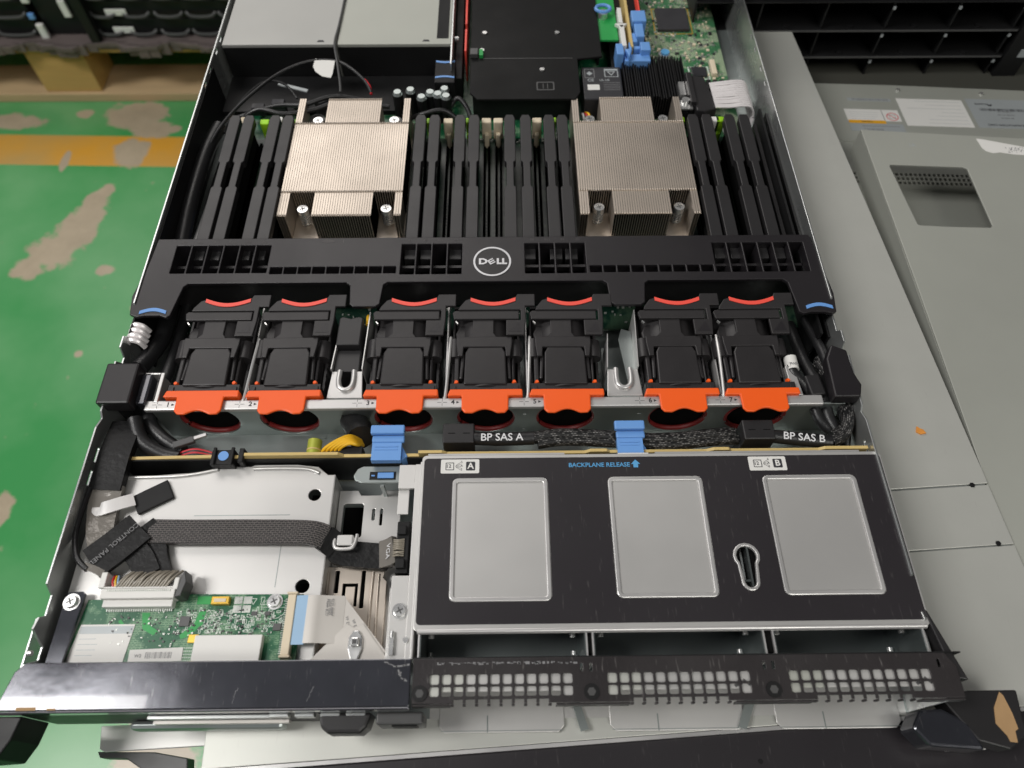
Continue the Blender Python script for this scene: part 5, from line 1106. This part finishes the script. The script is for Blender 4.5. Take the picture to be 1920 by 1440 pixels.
for k, tx in enumerate(('CNEWC 220', 'MODEL 021203', 'SN 2102310')): words(tx, 1.7, (692, 516-k*4.2, -44.7), 'grey_ink', sl, rz=PI-.055); words('220-240', 1.7, (714, 515-k*4.2, -44.7), 'grey_ink', sl, rz=PI-.055)
MB().cyl(602, 547.5, -45, 1.6, 1.6).cyl(679, 541.5, -45, 1.6, 1.4).split('lid_pip', 'screw_steel', c3, True)
# note: body under the lid
MB().prism([(501, 559), (959, 527), (959, 21), (501, 21)], -60, -54).build('body_floor', 'matte_black', c3)
MB().prism([(500, 560.4), (960, 528), (960, 526.8), (500, 559.2)], -60, -47.2).build('body_back', 'painted_lid', c3)

# drive enclosure standing behind with empty bays
de = thing('drive_enclosure', 'black storage enclosure behind with rows of empty drive bays facing the viewer', 'enclosure', (600, 620, -56))
YB = 572; q = MB(); q.box(400, YB, -58, 722, YB+60, -55)
for r_ in range(7): q.box(400, YB, -53.6+r_*26.6, 702, YB+60, -52+r_*26.6)
for c_ in range(6): 
    x = 401+c_*58.6
    q.box(x-1, YB+2, -52, x+1, YB+60, 110)
q.box(700, YB-2, -58, 722, YB+60, 110); q.box(400, YB+60, -58, 722, YB+62, 110)
q.build('bay_frame', 'matte_black', de, bev=.5)
q = MB()
for r_ in range(3): q.box(404, YB-.8, -53.7+r_*26.6, 698, YB-.1, -52.2+r_*26.6)
q.build('shelf_edges', 'chip_grey', de)
q = MB()
for r_ in range(3):
    for c_ in range(3, 6):
        x = 401+c_*58.6; q.prism([(x-1.3, YB-.2), (x+.9, YB-.2), (x+.9, YB+1.4), (x-1.3, YB+1.4)], -33+r_*26.6, -30.5+r_*26.6)
q.split('divider_tips', 'grey_label', de)
q = MB()
for r_ in range(3):
    for c_ in range(2, 6): q.cyl(370+c_*58.6, YB+5, -52+r_*26.6, 3, 1.4, 12)
q.split('latch_buttons', 'matte_black', de)
MB().box(714, YB-2.8, -54, 721, YB-2.1, -47).box(712, YB-2.8, -26, 719, YB-2.1, -18).split('corner_labels', 'grey_label', de)
MB().box(520, 562, 26, 546, 571, 36, rz=-.3).build('torn_wrap', 'rail_steel', de) if False else None
db_ = thing('dark_backdrop_box', 'dark olive box side seen at the far top right corner', 'box', (900, 700, -620))
MB().box(724, 600, -620, 1400, 760, 200).build('box_body', 'dark_wall', db_)

# ------------------------------------------------------------------ pallet with stacked enclosures, top left
pal = thing('wooden_pallet', 'wooden pallet on the green floor carrying black enclosures', 'pallet', (-500, 1400, -620))
q = MB(); q.box(-1150, 1278, -620, 60, 1375, -600); q.box(-1150, 1800, -620, 60, 1890, -600); q.split('bottom_board', 'wood_pale', pal, bev=2)
for x in (-1150, -722, -120):
    for y in (1285, 1800): MB().box(x, y, -599.8, x+115, y+90, -506).build('block', 'wood', pal, bev=2)
q = MB(); q.box(-1150, 1278, -505.8, 60, 1380, -488)
for k in range(4): q.box(-1150, 1395+k*125, -505.8, 60, 1500+k*125, -488)
q.split('deck_boards', 'wood', pal, bev=2)
ws = thing('wrapping_sheet', 'crumpled dull brown wrapping sheet between the pallet and the black enclosures', 'sheet', (-500, 1300, -488))
q = MB(); N = 60
lo_p = [(-1140+k*20, 1262+9*math.sin(k*.9)+5*math.sin(k*2.3)) for k in range(N)]
q.prism(lo_p+[(40, 1700), (-1140, 1700)], -487.8, -478)
for k in range(0, 58, 1):
    x = -1140+k*20; q.box(x, 1266+8*math.sin(k*.9), -500+5*math.sin(k*.7), x+20.5, 1270+8*math.sin(k*.9), -478)
q.build('sheet', 'kraft', ws, bev=1)
def encl(x0, x1, z0, label):
    t = thing('stacked_enclosure', label, 'enclosure', ((x0+x1)/2, 1290, z0), 'black enclosures stacked on the pallet')
    MB().box(x0, 1292, z0+.5, x1, 1690, z0+35.5).build('body', 'matte_black', t, bev=2)
    n = max(2, int((x1-x0)/62)); q = MB()
    for k in range(n):
        a = x0+8+(x1-x0-16)*k/n; b = x0+(x1-x0)*(k+1)/n-6
        q.tube([(a, 1290, z0+13), (a+8, 1284, z0+9), ((a+b)/2, 1282, z0+8), (b-8, 1284, z0+9), (b, 1290, z0+13)], 3.0, 8)
    q.build('bay_handles', 'chip_grey', t, True)
    return t
for r_ in range(4):
    w4 = ('bottom', 'second', 'third', 'fourth')[r_]
    t = encl(-560, -120, -478+r_*36, '%s black enclosure of the right stack on the pallet, white label at its left end' % w4)
    MB().box(-522, 1286, -468+r_*36-2, -482, 1289, -468+r_*36+11).build('white_label', 'paper', t, bev=2)
    t = encl(-1100, -668, -478+r_*36, '%s black enclosure of the left stack on the pallet' % w4)
    if r_ in (0, 2): MB().box(-664, 1281, -478+r_*36, -650, 1289, -478+r_*36+30).build('white_label', 'paper', t, bev=2)
    else: MB().box(-668, 1281, -474+r_*36, -656, 1287, -462+r_*36).build('blue_label', 'blue_plastic', t, bev=2)
tp = thing('black_post', 'black upright post with a white strip between the two stacks on the pallet', 'post', (-590, 1290, -478))
MB().box(-655, 1296, -478, -572, 1690, -330).build('panel', 'matte_black', tp, bev=2); MB().box(-566, 1268, -478, -548, 1284, -330).build('post', 'matte_black', tp, bev=2)
MB().box(-603, 1288, -438, -590, 1294, -405).build('white_strip', 'paper', tp, bev=1)

# drop helper properties
for o in bpy.data.objects:
    if '_org' in o: del o['_org']
